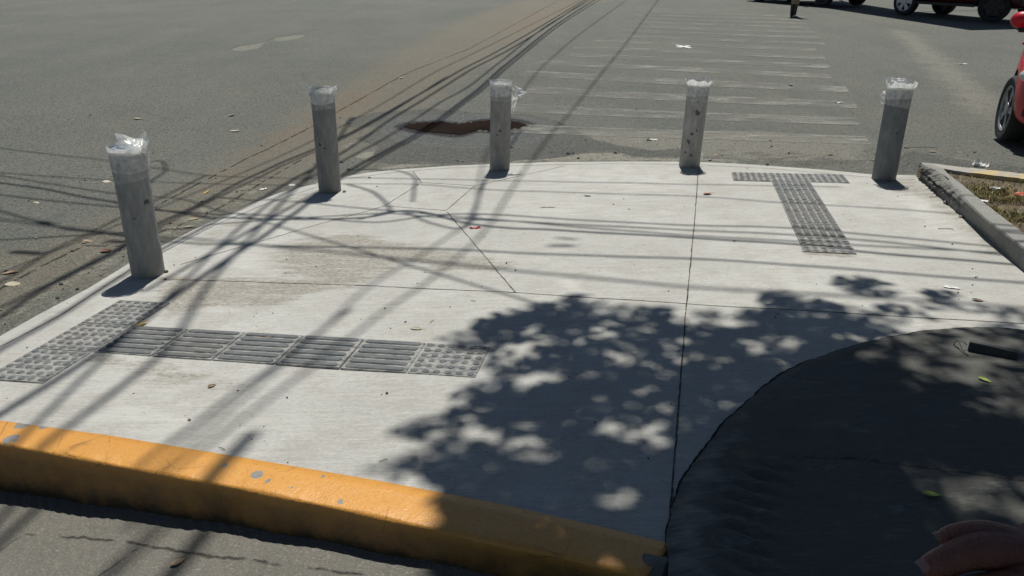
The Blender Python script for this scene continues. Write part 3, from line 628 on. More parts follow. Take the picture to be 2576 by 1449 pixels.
def put_tile(ox, oy, ang, u, v, me, label, group, turn=0):
    ca, sa_ = math.cos(ang), math.sin(ang); lx, ly = u*0.3+0.002, v*0.3+0.002
    x, y = ox+ca*lx-sa_*ly, oy+sa_*lx+ca*ly
    o = bpy.data.objects.new('tactile_tile', me); COL.objects.link(o)
    R_ = Vector((0, 0, 1)).rotation_difference(tilt).to_matrix().to_4x4() @ Matrix.Rotation(ang, 4, 'Z')
    if turn: R_ = R_ @ Matrix.Translation((TS/2, TS/2, 0)) @ Matrix.Rotation(math.pi/2, 4, 'Z') @ Matrix.Translation((-TS/2, -TS/2, 0))
    o.matrix_world = Matrix.Translation((x, y, zp(x, y)+0.0005+random.gauss(0, 0.0006))) @ R_
    return tag(o, label, 'paving tile', group)
LG, RG = 'tactile tiles set in the left of the concrete', 'tactile tiles set in the right of the concrete by the crosswalk'
LX, LY, LA = -1.862, 3.352, -0.178
ordn = ['first', 'second', 'third', 'fourth', 'fifth']
for i in range(5): put_tile(LX, LY, LA, i, -1, BAR, '%s ribbed tile from the left in the near row running towards the tree shadow' % ordn[i], LG)
put_tile(LX, LY, LA, 5, -1, DOT, 'studded tile ending the near ribbed row at the edge of the tree shadow', LG)
for v, lb in ((0, 'studded tile nearest the shadow of the leftmost bollard'), (-1, 'studded tile at the head of the near ribbed row by the left gutter'), (-2, 'studded tile cut by the left edge of the picture above the yellow kerb')): put_tile(LX, LY, LA, -1, v, DOT, lb, LG)
RX, RY, RA = 2.089, 6.003, -0.202
for i in range(5): put_tile(RX, RY, RA, 0, -1-i, BAR, '%s ribbed tile counting towards the viewer in the far column by the crosswalk' % ordn[i], RG, 1)
put_tile(RX, RY, RA, 0, -6, DOT, 'studded tile closing the near end of the far ribbed column', RG)
for u, lb in ((-1, 'left studded tile of the crossbar at the far kerbside'), (0, 'middle studded tile of the crossbar heading the far ribbed column'), (1, 'right studded tile of the crossbar, closest to the bluish leaning bollard')): put_tile(RX, RY, RA, u, 0, DOT, lb, RG)
# ------------------------------------------------------------------ bollards
def film_material(name, white, alpha, rough, tk=0.45):
    N = NT(name); p = N.obj(); n1 = N.noise(N.map(p, (1, 1, 0.8)), 16, 4, 0.55)
    a = N.rng(n1, 0.3, 0.7, alpha*0.6, min(1, alpha*1.25))
    N.done(white, rough, N.bump(n1, 0.8, 0.008)); tl = N.n('BsdfTranslucent', {'Color': white}); mx = N.n('MixShader', {0: tk, 1: N.b.outputs[0], 2: tl.outputs[0]})
    N.t.links.new(N.n('MixShader', {0: a, 1: N.n('BsdfTransparent').outputs[0], 2: mx.outputs[0]}).outputs[0], N.out.inputs[0]); return N.mat
band_mat = film_material('clouded_stretch_film', (0.80, 0.805, 0.78), 0.66, 0.28, 0.06)
band2_mat = film_material('inner_stretch_film', (0.66, 0.665, 0.64), 0.45, 0.28, 0.06)
film_mat = film_material('torn_clear_film', (0.86, 0.87, 0.85), 0.88, 0.2)
def body_material(name, col, mud, warm=0.0, spots=()):
    N = NT(name); p = N.obj()
    sw = N.noise(N.map(p, (14, 14, 5), (0.0, 0.5, 0.4)), 1.6, 6, 0.7); fine = N.noise(p, 160, 3, 0.7); big = N.noise(p, 6, 4, 0.6)
    c = N.mix(big, tuple(v*0.86 for v in col), tuple(v*1.12 for v in col)); c = N.mix(N.rng(sw, 0.5, 0.72, 0, 0.45), c, tuple(min(1, v*1.5) for v in col))
    c = N.mix(N.rng(sw, 0.28, 0.42, 0.4, 0), c, tuple(v*0.55 for v in col))
    z = N.n('SeparateXYZ', {0: p}).outputs[2]
    low = N.math('MULTIPLY', N.rng(z, 0.02, 0.45, 1, 0, True), N.rng(N.noise(p, 8, 5, 0.7), 0.3, 0.7, 0.3, 1))
    c = N.mix(N.math('MULTIPLY', low, 0.75), c, mud)
    c = N.mix(N.rng(fine, 0.6, 0.75, 0, 0.35), c, tuple(v*0.45 for v in col))
    for (sx, sy, sz, r) in spots:
        q = N.vm('ADD', p, N.n('VectorMath', {0: N.vm('SUBTRACT', N.noise(p, 22, 4, out=1), (0.5, 0.5, 0.5)), 3: r*3.6}, operation='SCALE').outputs[0])
        d = N.vm('LENGTH', N.vm('SUBTRACT', q, (sx, sy, sz)), out=1); c = N.mix(N.rng(d, r*0.8, r*1.15, 0.85, 0), c, (0.055, 0.052, 0.044))
    wr = N.noise(N.map(p, (22, 22, 9), (0.2, 0.6, 0.0)), 1.5, 5, 0.7)
    return N.done(c, N.rng(wr, 0.3, 0.7, 0.42, 0.75), N.bump(N.math('ADD', wr, N.math('MULTIPLY', fine, 0.3)), 0.55, 0.008), **{'Specular IOR Level': 0.45})
cap_mat = simple('weathered_cap', (0.20, 0.205, 0.20), 0.5, 0.3, 30, 0.4); dark_mat = simple('dark_gap', (0.015, 0.016, 0.02), 0.6)
blue_cap = simple('bluish_label_cap', (0.24, 0.28, 0.33), 0.35, 0.2, 22, 0.5)
foot_mat = mortar
def wob(seed):
    rs = random.Random(seed); T = [(rs.uniform(0.5, 1.5), rs.randint(1, 5), rs.uniform(5, 45), rs.uniform(0, 6.28)) for _ in range(9)]
    return lambda th, z: sum(a*math.sin(n*th+f*z+ph) for a, n, f, ph in T)/9
def shell(name, r_of, z0, z1, mat, parent, seg=48, rows=30, lo=None, hi=None, closed=False):
    V = []; Fc = []
    for j in range(rows+1):
        for k in range(seg):
            th = k*math.tau/seg; za = z0+(lo(th) if lo else 0); zb = z1+(hi(th) if hi else 0); z = za+(zb-za)*j/rows; r = r_of(th, z)
            V.append((r*math.cos(th), r*math.sin(th), z))
    for j in range(rows):
        for k in range(seg): Fc.append((j*seg+k, j*seg+(k+1) % seg, (j+1)*seg+(k+1) % seg, (j+1)*seg+k))
    if closed: Fc.append(tuple(rows*seg+k for k in range(seg)))
    return mesh_obj(name, V, Fc, mat, parent, smooth=True)
def flap(name, top, bot, parent, H, rg, dp, seed, mat, rows=9, amp=0.012):
    rs = random.Random(seed); n_ = 16; V = []; Fc = []
    def at(P, t):
        s = t*(len(P)-1); i = min(int(s), len(P)-2); f = s-i; return [P[i][k]+(P[i+1][k]-P[i][k])*f for k in range(3)]
    ph = [rs.uniform(0, 6.28) for _ in range(6)]
    for i in range(n_+1):
        a, b = at(top, i/n_), at(bot, i/n_)
        for j in range(rows+1):
            f = j/rows; u, v, w = [a[k]+(b[k]-a[k])*f for k in range(3)]; t = i/n_
            e = min(1, t*4); w += e*amp*(math.sin(7*t+ph[0]+3*f)+0.7*math.sin(15*f+ph[1]+4*t)+0.5*math.sin(23*t-9*f+ph[2])); v += e*0.3*amp*math.sin(19*t+ph[3]+8*f)
            q = rg*u + dp*w; V.append((q.x, q.y, H+v))
    for i in range(n_):
        for j in range(rows): Fc.append((i*(rows+1)+j, (i+1)*(rows+1)+j, (i+1)*(rows+1)+j+1, i*(rows+1)+j+1))
    return mesh_obj(name, V, Fc, mat, parent, smooth=True)
BOL = [ # base, height, lean, body colour, label, band bottoms, seed
 ((-2.142, 4.122), 0.752, 0.008, (0.285, 0.29, 0.28), 'leftmost and nearest grey bollard with a white film flap standing up over its cap', (0.175, 0.125), 1),
 ((-1.514, 6.051), 0.826, 0.002, (0.24, 0.24, 0.23), 'grey film wrapped bollard with white crumpled film on both rim ends beside the cable shadows', (0.155, 0.105), 2),
 ((-0.130, 6.726), 0.772, 0.006, (0.285, 0.28, 0.265), 'grey bollard in front of the puddle with clear film blowing off its right side', (0.165, 0.115), 3),
 ((1.564, 6.665), 0.732, 0.004, (0.37, 0.36, 0.33), 'pale dented bollard with dark pits standing at the end of a slab joint', (0.165, 0.11), 4),
 ((2.993, 6.012), 0.745, -0.018, (0.165, 0.178, 0.182), 'darkest bluish bollard nearest the raw kerb with a film tuft on its left', (0.16, 0.105), 5)]
for bi, ((bx, by), H, lean, col, lab, (bd1, bd2), sd) in enumerate(BOL):
    base = empty('bollard', (bx, by, zp(bx, by)), 0, lab, 'bollard', 'film wrapped bollards round the pavement corner')
    n = Vector((bx, by, 0)).normalized(); rg = Vector((n.y, -n.x, 0)); dp = -n                     # right and towards the street corner
    tl = rg*lean; base.rotation_mode = 'QUATERNION'; base.rotation_quaternion = Vector((0, 0, 1)).rotation_difference(Vector((tl.x, tl.y, H)))
    R0 = 0.0905; w1 = wob(sd); w2 = wob(sd+20); w3 = wob(sd+40)
    spots = []
    if bi == 3:
        for a_, z_, r_ in ((0.16, H-0.245, 0.022), (-0.12, H-0.43, 0.014), (-0.42, H-0.50, 0.020), (0.1, H-0.15, 0.010), (0.35, H-0.40, 0.010), (-0.5, 0.135, 0.012), (0.0, 0.12, 0.012)):
            q = (dp*math.cos(a_)+rg*math.sin(a_))*0.092; spots.append((q.x, q.y, z_, r_))
    else:
        rs = random.Random(sd+70)
        for _ in range(2):
            a_ = rs.uniform(-0.7, 0.7); q = (dp*math.cos(a_)+rg*math.sin(a_))*0.092; spots.append((q.x, q.y, rs.uniform(0.1, H-0.22), rs.uniform(0.006, 0.014 if bi else 0.02)))
    bm_ = body_material('bollard_body', col, (0.26, 0.245, 0.21) if bi in (0, 3) else (0.20, 0.195, 0.175), 0, spots)
    dent = (lambda th, z: 0.0)
    body = shell('tube', lambda th, z: R0 + 0.0022*w1(th, z) + (0.003*w2(th, z*1.7) if bi == 0 else 0.0008*w2(th, z)), -0.06, H-0.012, bm_, base, 56, 44)
    # cap: rim ring, sunk plate
    bmm = bmesh.new()
    bm_cyl(bmm, (0, 0, H-0.045), (0, 0, H-0.008), R0-0.004, R0-0.006, 40); bm_cyl(bmm, (0, 0, H-0.010), (0, 0, H-0.003), R0-0.014, R0-0.017, 40)
    bmesh.ops.create_cone(bmm, cap_ends=False, segments=40, radius1=0.052, radius2=0.050, depth=0.004, matrix=Matrix.Translation((0, 0, H-0.002)))
    bm_cyl(bmm, (0, 0, H-0.004), (0, 0, H-0.0015), 0.046, 0.045, 32)
    bm_obj('cap', bmm, blue_cap if bi in (0, 4) else cap_mat, base, smooth=True, angle=35)
    shell('upper_wrap', lambda th, z: R0+0.0035+0.0018*w3(th, z*0.6), H-bd1, H-0.004, band2_mat, base, 48, 10, lo=lambda th: 0.012*math.sin(th+sd)+0.003*math.sin(5*th+sd))
    shell('tape_band', lambda th, z: R0+0.0055+0.0018*w3(th+1, z*0.6), H-bd2, H-0.006, band_mat, base, 48, 8, lo=lambda th: 0.006*math.sin(th*2+sd)+0.002*math.sin(7*th))
    rs = random.Random(sd+100); jag0 = [rs.gauss(0, 1) for _ in range(72)]; jag = [(jag0[k-2]+2*jag0[k-1]+3*jag0[k]+2*jag0[(k+1) % 72]+jag0[(k+2) % 72])/5.2 for k in range(72)]; fl = {0: 0.006, 1: 0.010, 2: 0.003, 3: 0.012, 4: 0.010}[bi]; up = {0: 0.010, 1: 0.010, 2: 0.004, 3: 0.012, 4: 0.018}[bi]
    side = lambda th: max(0, math.cos(th)*rg.x+math.sin(th)*rg.y), 
    V = []; Fc = []
    for k in range(72):
        th = k*math.tau/72; d = Vector((math.cos(th), math.sin(th), 0)); rr = d.dot(rg); ex = 1.0
        if bi == 1: ex = 0.35+1.9*max(0, abs(rr)-0.55)
        if bi == 2: ex = 0.5 if rr > -0.8 else 1.6
        if bi == 0: ex = 0.4+2.2*max(0, rr)
        if bi == 4: ex = 0.7+1.0*max(0, abs(rr)-0.3)
        for j, (zz, f) in enumerate(((-0.030, 0.0), (-0.014, 0.25), (-0.002, 0.6), (0.006, 1.0))):
            z = H+zz+(f*up*ex*(1+0.9*jag[k]) if f else rs.gauss(0, 0.002)); r = R0+0.008+f*fl*ex*(1+0.6*jag[(k*7) % 72])+rs.gauss(0, 0.0006)
            V.append((d.x*r, d.y*r, z))
    for k in range(72):
        for j in range(3): Fc.append((k*4+j, ((k+1) % 72)*4+j, ((k+1) % 72)*4+j+1, k*4+j+1))
    torn = mesh_obj('torn_film', V, Fc, film_mat, base, smooth=True)
    if bi == 0:
        flap('film_flap', [(-0.045, 0.075, -0.02), (0.0, 0.062, -0.02), (0.035, 0.040, -0.03), (0.075, 0.030, -0.02), (0.094, 0.012, 0.0)], [(-0.036, 0.004, 0.02), (0.0, 0.0, 0.05), (0.035, 0.004, 0.06), (0.07, -0.004, 0.055), (0.09, -0.05, 0.03)], base, H, rg, dp, 3, film_mat, amp=0.004)
        flap('film_bulge', [(0.06, 0.036, -0.03), (0.085, 0.036, -0.01), (0.103, 0.015, 0.0), (0.108, -0.03, 0.01), (0.103, -0.09, 0.0)], [(0.05, 0.0, 0.07), (0.07, -0.02, 0.07), (0.086, -0.05, 0.05), (0.092, -0.1, 0.04), (0.092, -0.16, 0.03)], base, H, rg, dp, 5, film_mat, amp=0.004)
    if bi == 1:
        flap('film_flap', [(-0.088, 0.012, 0.03), (-0.105, 0.018, 0.02), (-0.122, 0.012, 0.01)], [(-0.088, -0.05, 0.03), (-0.098, -0.07, 0.02), (-0.105, -0.09, 0.01)], base, H, rg, dp, 7, film_mat, amp=0.006)
        flap('film_curl', [(0.07, 0.012, 0.05), (0.1, 0.014, 0.03), (0.118, 0.004, 0.0)], [(0.06, -0.012, 0.075), (0.09, -0.014, 0.05), (0.112, -0.012, 0.0)], base, H, rg, dp, 9, film_mat, amp=0.006)
    if bi == 2:
        flap('film_flap', [(0.088, -0.028, 0.02), (0.125, -0.034, 0.01), (0.165, -0.052, 0.0), (0.205, -0.075, -0.02), (0.228, -0.096, -0.03)], [(0.090, -0.10, 0.03), (0.120, -0.125, 0.02), (0.150, -0.135, 0.01), (0.185, -0.125, 0.0), (0.218, -0.102, -0.02)], base, H, rg, dp, 11, film_mat, amp=0.010)
        flap('film_tail', [(0.090, -0.09, 0.03), (0.115, -0.11, 0.02), (0.152, -0.125, 0.0)], [(0.092, -0.27, 0.01), (0.112, -0.25, 0.0), (0.132, -0.21, -0.01)], base, H, rg, dp, 13, film_mat, amp=0.008)
    if bi == 4:
        flap('film_flap', [(-0.090, -0.05, 0.02), (-0.110, -0.055, 0.01), (-0.128, -0.075, 0.0)], [(-0.092, -0.15, 0.02), (-0.112, -0.155, 0.01), (-0.126, -0.13, 0.0)], base, H, rg, dp, 15, film_mat, amp=0.010)
        flap('film_curl', [(-0.085, 0.030, -0.03), (-0.04, 0.042, -0.06), (0.02, 0.036, -0.07)], [(-0.095, -0.005, 0.0), (-0.06, 0.0, -0.05), (0.01, 0.004, -0.08)], base, H, rg, dp, 17, film_mat, amp=0.010)
    if bi == 3:
        flap('film_tuft', [(-0.092, 0.165-H, 0.02), (-0.100, 0.170-H, 0.01), (-0.103, 0.155-H, 0.0)], [(-0.092, 0.145-H, 0.02), (-0.099, 0.143-H, 0.01), (-0.103, 0.148-H, 0.0)], base, H, rg, dp, 19, film_mat, amp=0.003)
        flap('film_curl', [(0.090, 0.14-H, 0.0), (0.105, 0.13-H, 0.0), (0.113, 0.10-H, -0.01)], [(0.090, 0.04-H, 0.0), (0.102, 0.05-H, 0.0), (0.110, 0.07-H, -0.01)], base, H, rg, dp, 21, film_mat, amp=0.005)

# ------------------------------------------------------------------ overhead cables (above the picture; their shadows cross the ground)
rubber = simple('black_cable', (0.02, 0.02, 0.022), 0.5)
def cable(pts_px, h, r, label, ext=6.0, g=None):
    P_ = []
    for q in pts_px:
        a = ground(*q); P_.append(a + SD*((h-a.z)/SD.z))
    P_ = spline(P_, 8); d0 = (P_[0]-P_[1]).normalized(); d1 = (P_[-1]-P_[-2]).normalized()
    d0.z *= 0; d1.z *= 0
    P_ = ([P_[0]+d0*ext] if ext else []) + P_ + ([P_[-1]+d1*ext] if ext else [])
    V, Fc = tube_data(P_, r, 8); return tag(mesh_obj('overhead_cable', V, Fc, rubber, smooth=True), label, 'cable', 'cables strung over the corner')
cable([(1505, -6), (1400, 62), (1250, 182), (1145, 268), (1060, 330), (960, 385), (870, 436), (767, 518), (717, 554), (657, 598), (557, 662), (420, 758), (330, 832), (200, 920), (0, 1043)], 7.00, 0.024, 'thickest overhead cable running along the left street, casting the darkest shadow band', 7)
cable([(1514, -4), (1410, 62), (1262, 182), (1157, 268), (1075, 330), (975, 385), (885, 438)], 7.05, 0.018, 'cable bundled against the right of the thickest one above the left street', 3)
cable([(1492, -4), (1380, 62), (1225, 182), (1100, 262), (990, 335), (880, 395), (797, 438), (747, 470), (667, 520), (560, 612), (480, 690), (420, 748)], 7.00, 0.016, 'overhead cable second from the pavement side along the left street', 4)
cable([(1480, -2), (1330, 96), (1180, 178), (1000, 290), (920, 345), (860, 385), (797, 420), (747, 446), (697, 476), (637, 508), (567, 542), (467, 596), (411, 624), (333, 678), (261, 722), (152, 793), (0, 880)], 7.20, 0.021, 'overhead cable whose shadow follows the tooled gutter edge of the concrete', 6)
cable([(1470, 0), (1310, 96), (1160, 176), (1000, 268), (860, 345), (725, 402), (677, 424), (637, 442), (577, 472), (517, 506), (447, 540), (397, 564), (304, 627), (219, 671), (91, 738), (0, 799), (-120, 860)], 6.4, 0.020, 'overhead cable leftmost of the strong ones along the left street', 6)
cable([(1000, 272), (860, 350), (725, 410), (677, 434), (577, 482), (447, 548)], 6.45, 0.014, 'thin twin cable hugging the leftmost strong overhead cable', 2)
cable([(1400, 30), (1200, 130), (1000, 238), (850, 322), (700, 395)], 6.8, 0.010, 'faint thin cable farthest out over the left street', 6)
cable([(520, 440), (400, 500), (304, 547), (219, 589), (146, 622), (76, 665), (0, 710), (-100, 760)], 6.8, 0.014, 'cable over the left gutter ending in a splice', 0)
cable([(1660, -6), (1560, 128), (1445, 270), (1387, 336), (1310, 440), (1235, 560), (1160, 640), (1060, 720), (973, 778), (880, 850), (760, 940)], 9.0, 0.012, 'high blurred cable crossing from the crosswalk towards the near tiles', 6)
cable([(1585, -6), (1460, 85), (1328, 211), (1250, 330), (1213, 419), (1192, 535), (1087, 623), (932, 719), (818, 823), (740, 890)], 9.0, 0.011, 'high blurred cable crossing from the road beyond the puddle to the near kerb', 6)
cable([(600, 630), (520, 720), (441, 851), (375, 917), (290, 985), (174, 1073), (60, 1160)], 8.0, 0.020, 'high soft cable above the near end of the left tile row', 5)
cable([(880, 778), (799, 837), (700, 915), (590, 990), (500, 1060), (417, 1122), (330, 1190)], 8.2, 0.014, 'soft high cable above the left end of the yellow kerb', 0)
cable([(640, 1085), (570, 1160), (500, 1235), (430, 1310), (370, 1380)], 8.2, 0.030, 'soft cable end above the middle of the yellow kerb', 0)
# across the concrete, left to right
cable([(0, 460), (108, 475), (217, 497), (297, 510), (391, 527), (443, 534), (560, 546), (680, 551), (800, 552), (930, 545), (1010, 530), (1080, 536), (1167, 560), (1280, 574), (1383, 578), (1560, 588), (1761, 600), (2016, 616), (2201, 635), (2576, 668), (2900, 700)], 5.6, 0.017, 'darkest of the cables strung from side to side over the corner', 5)
cable([(0, 442), (130, 463), (291, 487), (450, 500), (520, 520)], 6.0, 0.011, 'thin cable running beside the darkest crosswise one on the left', 4)
cable([(-60, 366), (0, 373), (152, 391), (271, 404), (420, 427), (520, 441), (640, 446)], 6.4, 0.010, 'topmost thin crosswise cable over the left street', 5)
cable([(720, 545), (830, 552), (960, 558), (1090, 541), (1192, 538), (1383, 549), (1560, 559), (1761, 567), (1996, 574), (2201, 592), (2420, 612), (2700, 640)], 6.0, 0.013, 'upper of the close pair of crosswise cables over the middle of the concrete', 5)
cable([(800, 546), (960, 536), (1081, 545), (1192, 552), (1383, 562), (1761, 580), (2016, 592), (2201, 606), (2420, 630), (2700, 660)], 6.1, 0.013, 'lower of the close pair of crosswise cables over the middle of the concrete', 5)
cable([(0, 530), (60, 548), (115, 560), (164, 576), (225, 583), (298, 592), (380, 604), (480, 612), (640, 616), (818, 622), (925, 623), (1194, 630), (1383, 639), (1696, 650), (2016, 668), (2576, 712), (2900, 745)], 6.2, 0.014, 'lowest long crosswise cable in front of the far tiles', 5)
cable([(1100, 540), (1383, 565), (1696, 590), (1761, 594)], 6.1, 0.012, 'short crosswise service cable near the splice', 2)
cable([(840, 462), (952, 463), (1060, 464), (1194, 475), (1383, 483), (1761, 494), (1956, 510), (2201, 523), (2500, 545)], 6.6, 0.010, 'thin crosswise cable farthest back over the bollards', 5)
cable([(1500, 700), (1696, 719), (1900, 733), (2200, 748), (2576, 775)], 9.0, 0.016, 'very soft high crosswise cable nearest the viewer', 6)
cable([(870, 428), (950, 427), (1018, 434), (1045, 450), (1042, 472), (1038, 508)], 6.2, 0.013, 'cable drooping in a hook beside the second bollard', 0)
cable([(870, 462), (930, 480), (958, 498), (978, 520), (982, 535)], 6.2, 0.015, 'short drooping cable tail over the left bollards', 0)
cable([(1310, 330), (1240, 420), (1195, 520), (1190, 545), (1160, 575), (1080, 560), (1000, 530), (900, 552)], 6.1, 0.013, 'looping slack of cable above the slab joints', 0)
cable([(380, 408), (400, 404), (414, 412), (416, 428), (402, 442), (384, 452), (362, 470)], 6.3, 0.013, 'small coil of cable hanging over the left street', 0)
def splice(q, h, L, r, label, dirpx):
    a = ground(*q); a = a+SD*((h-a.z)/SD.z); b = ground(*dirpx); b = b+SD*((h-b.z)/SD.z); d = (b-a).normalized()
    bm = bmesh.new(); bm_cyl(bm, a-d*L/2, a+d*L/2, r, r, 14); bm_cyl(bm, a-d*(L/2+0.05), a-d*L/2, r*0.4, r, 14); bm_cyl(bm, a+d*L/2, a+d*(L/2+0.05), r, r*0.4, 14)
    tag(bm_obj('splice_case', bm, rubber, smooth=True, angle=40), label, 'cable splice')
splice((1190, 545), 8.0, 0.12, 0.03, 'splice case on the crosswise cables over the slab joints', (1190, 570)); splice((1425, 600), 8.5, 0.07, 0.016, 'small splice case over the middle of the concrete', (1450, 602))
splice((115, 561), 7.5, 0.12, 0.03, 'splice case over the left street beside the gutter', (150, 570)); splice((70, 636), 7.5, 0.18, 0.032, 'long splice case over the left street nearest the viewer', (130, 640)); splice((297, 608), 7.5, 0.12, 0.03, 'splice case over the gutter behind the nearest bollard', (340, 610))
splice((1412, 618), 8.5, 0.10, 0.022, 'tiny splice case over the middle slab', (1450, 618))

# ------------------------------------------------------------------ the shade tree (crown above the picture, trunk to its right)
bark_n = NT('bark'); bn = bark_n.noise(bark_n.map(bark_n.obj(), (8, 8, 1.5)), 2, 6, 0.7); bark = bark_n.done(bark_n.mix(bn, (0.09, 0.07, 0.05), (0.20, 0.165, 0.125)), 0.95, bark_n.bump(bn, 1, 0.03))
tb = Vector((6.3, 3.9, 0)); tb.z = zp(tb.x, tb.y)+0.05
tree = empty('shade_tree', tb, 0, 'leafy street tree standing in the planting strip to the right, shading the old pavement', 'tree')
limbs = []
tr_pts = [Vector((0, 0, -0.1)), Vector((-0.05, 0.03, 0.8)), Vector((-0.12, 0.05, 1.8)), Vector((-0.10, 0.1, 2.8)), Vector((-0.25, 0.12, 3.7))]
V, Fc = tube_data(spline(tr_pts, 5), [0.24-0.10*i/20 for i in range(21)], 14); mesh_obj('trunk', V, Fc, bark, tree, smooth=True)
def crown_px(*q): a = gp(*q); return a
core_px = [(1200, 905), (1215, 825), (1275, 778), (1420, 774), (1560, 782), (1700, 800), (1840, 758), (1950, 760), (2110, 776), (2240, 798), (2215, 850), (2270, 905), (2345, 955), (2440, 1040), (2600, 1120)]
core = [tuple(gp(*q)[:2]) for q in core_px] + [(6.5, 2.6), (6.5, -3.2), (-0.45, -3.2), (-0.45, 1.05)] + [tuple(gp(*q)[:2]) for q in [(900, 1420), (1020, 1330), (1110, 1265), (1125, 1190), (1060, 1160), (1045, 1060), (1085, 985), (1175, 955)]]
zA = [tuple(gp(*q)[:2]) for q in [(2230, 806), (2420, 812), (2700, 812), (3300, 860)]] + [(6.5, 2.6)] + [tuple(gp(*q)[:2]) for q in [(2600, 1120), (2440, 1040), (2345, 955), (2270, 905)]]
zS = [tuple(gp(*q)[:2]) for q in [(2115, 716), (2190, 702), (2260, 722), (2330, 728), (2420, 748), (2395, 780), (2330, 800), (2240, 806), (2180, 775), (2160, 735)]]
zB = [tuple(gp(*q)[:2]) for q in [(1235, 845), (1330, 815), (1690, 835), (1700, 950), (1560, 985), (1400, 965), (1250, 930)]]
zC = [tuple(gp(*q)[:2]) for q in [(1240, 1035), (1690, 1030), (1690, 1165), (1400, 1170), (1200, 1140)]]
zD = [tuple(gp(*q)[:2]) for q in [(1750, 800), (2200, 800), (2200, 880), (1950, 900), (1760, 880)]]
zE = [tuple(gp(*q)[:2]) for q in [(2260, 1228), (2400, 1212), (2800, 1262), (2800, 1430), (2450, 1385), (2300, 1320)]]
zF = [tuple(gp(*q)[:2]) for q in [(1030, 1070), (1090, 985), (1200, 950), (1240, 1010), (1200, 1200), (1060, 1160)]]
def tau_at(X, Y):
    X, Y = X+0.09*np.sin(7.3*Y+1.0)*np.sin(5.1*X)+0.05*np.sin(17*X+9*Y), Y+0.09*np.sin(6.1*X+2.0)+0.05*np.sin(15*Y-11*X)
    t = np.zeros(np.shape(X)); t[inside(X, Y, core)] = 4.6; t[inside(X, Y, core) & inside(X, Y, old_poly)] = 6.0
    t[inside(X, Y, zA)] = 1.0; t[inside(X, Y, zS)] = 1.1; t[inside(X, Y, zB)] = 1.75; t[inside(X, Y, zC)] = 1.65; t[inside(X, Y, zD)] = 2.3; t[inside(X, Y, zE)] = 0.35; t[inside(X, Y, zF)] = 1.6
    out = (X > 3.2) | (Y < 0.7); t[out & (t > 3)] = 3.4
    cl = np.array(core+core[:1]); e = dist_poly(X, Y, cl); t *= 0.40+0.60*sstep(0.0, 0.15, e)
    return t
# twigs scattered by density, leaves round each twig
LA_ = 0.0019; nleaf = 0; LVs = []; LFs = []; twig_segs = []
gx0, gx1, gy0, gy1 = -0.9, 6.6, -3.3, 5.0
ncand = int((gx1-gx0)*(gy1-gy0)*7.5/(LA_*9)); cx = RNG.uniform(gx0, gx1, ncand); cy = RNG.uniform(gy0, gy1, ncand)
keep = RNG.uniform(0, 7.5, ncand) < tau_at(cx, cy); cx, cy = cx[keep], cy[keep]
cz = RNG.uniform(5.2, 8.8, len(cx))
leaf_shape = np.array([(0, 0, 0), (0.5, 0.30, 0.05), (1, 0, -0.06), (0.5, -0.30, 0.05), (0.22, 0.24, 0.02), (0.80, 0.20, 0.0), (0.80, -0.20, 0.0), (0.22, -0.24, 0.02)])
leaf_faces = [(0, 7, 3, 6, 2), (0, 2, 5, 1, 4)]
allV = []; ntw = len(cx)
ang = RNG.uniform(0, math.tau, ntw); pit = RNG.normal(0, 0.35, ntw)
tdir = np.stack([np.cos(ang)*np.cos(pit), np.sin(ang)*np.cos(pit), np.sin(pit)-0.15], -1)
sdv = np.array(SD)
g0 = np.stack([cx, cy, GX*cx+GY*(cy-Y0)], -1); c0 = g0 + sdv*((cz-g0[:, 2])/sdv[2])[:, None]
for li in range(9):
    off = (li-4)*0.027; L = RNG.uniform(0.055, 0.108, ntw)
    a = ang + (0.9 if li % 2 else -0.9) + RNG.normal(0, 0.25, ntw); pd = RNG.normal(-0.25, 0.35, ntw)
    u = np.stack([np.cos(a)*np.cos(pd), np.sin(a)*np.cos(pd), np.sin(pd)], -1)
    up_ = np.stack([RNG.normal(0, 0.45, ntw), RNG.normal(0, 0.45, ntw), np.ones(ntw)], -1); v = np.cross(up_, u); v /= np.linalg.norm(v, axis=1)[:, None]; w = np.cross(u, v)
    o = c0 + tdir*off + RNG.normal(0, 0.012, (ntw, 3))
    P_ = o[:, None, :] + L[:, None, None]*(leaf_shape[None, :, 0:1]*u[:, None, :] + leaf_shape[None, :, 1:2]*v[:, None, :] + leaf_shape[None, :, 2:3]*w[:, None, :])
    allV.append(P_.reshape(-1, 3))
LV = np.concatenate(allV); nl = len(LV)//8
b8 = (np.arange(nl)*8)[:, None]
F5 = np.stack([b8+np.array(f)[None, :] for f in leaf_faces], 1).reshape(-1, 5)
me = bpy.data.meshes.new('crown'); me.vertices.add(len(LV)); me.vertices.foreach_set('co', (LV-np.array(tb)).astype(np.float32).ravel())
me.loops.add(F5.size); me.loops.foreach_set('vertex_index', F5.astype(np.int32).ravel()); me.polygons.add(len(F5)); me.polygons.foreach_set('loop_start', (np.arange(len(F5))*5).astype(np.int32)); me.polygons.foreach_set('loop_total', np.full(len(F5), 5, np.int32))
me.update(calc_edges=True); N = NT('leaf'); ln = N.noise(N.pos(), 2.5, 3); lc = N.mix(ln, (0.035, 0.07, 0.018), (0.075, 0.12, 0.03))
lf = N.done(lc, 0.55); tl_ = N.n('BsdfTranslucent', {'Color': N.mix(ln, (0.10, 0.22, 0.05), (0.16, 0.30, 0.07))}); N.t.links.new(N.n('MixShader', {0: 0.42, 1: N.b.outputs[0], 2: tl_.outputs[0]}).outputs[0], N.out.inputs[0]); me.materials.append(lf)
crown = bpy.data.objects.new('crown', me); COL.objects.link(crown); crown.parent = tree
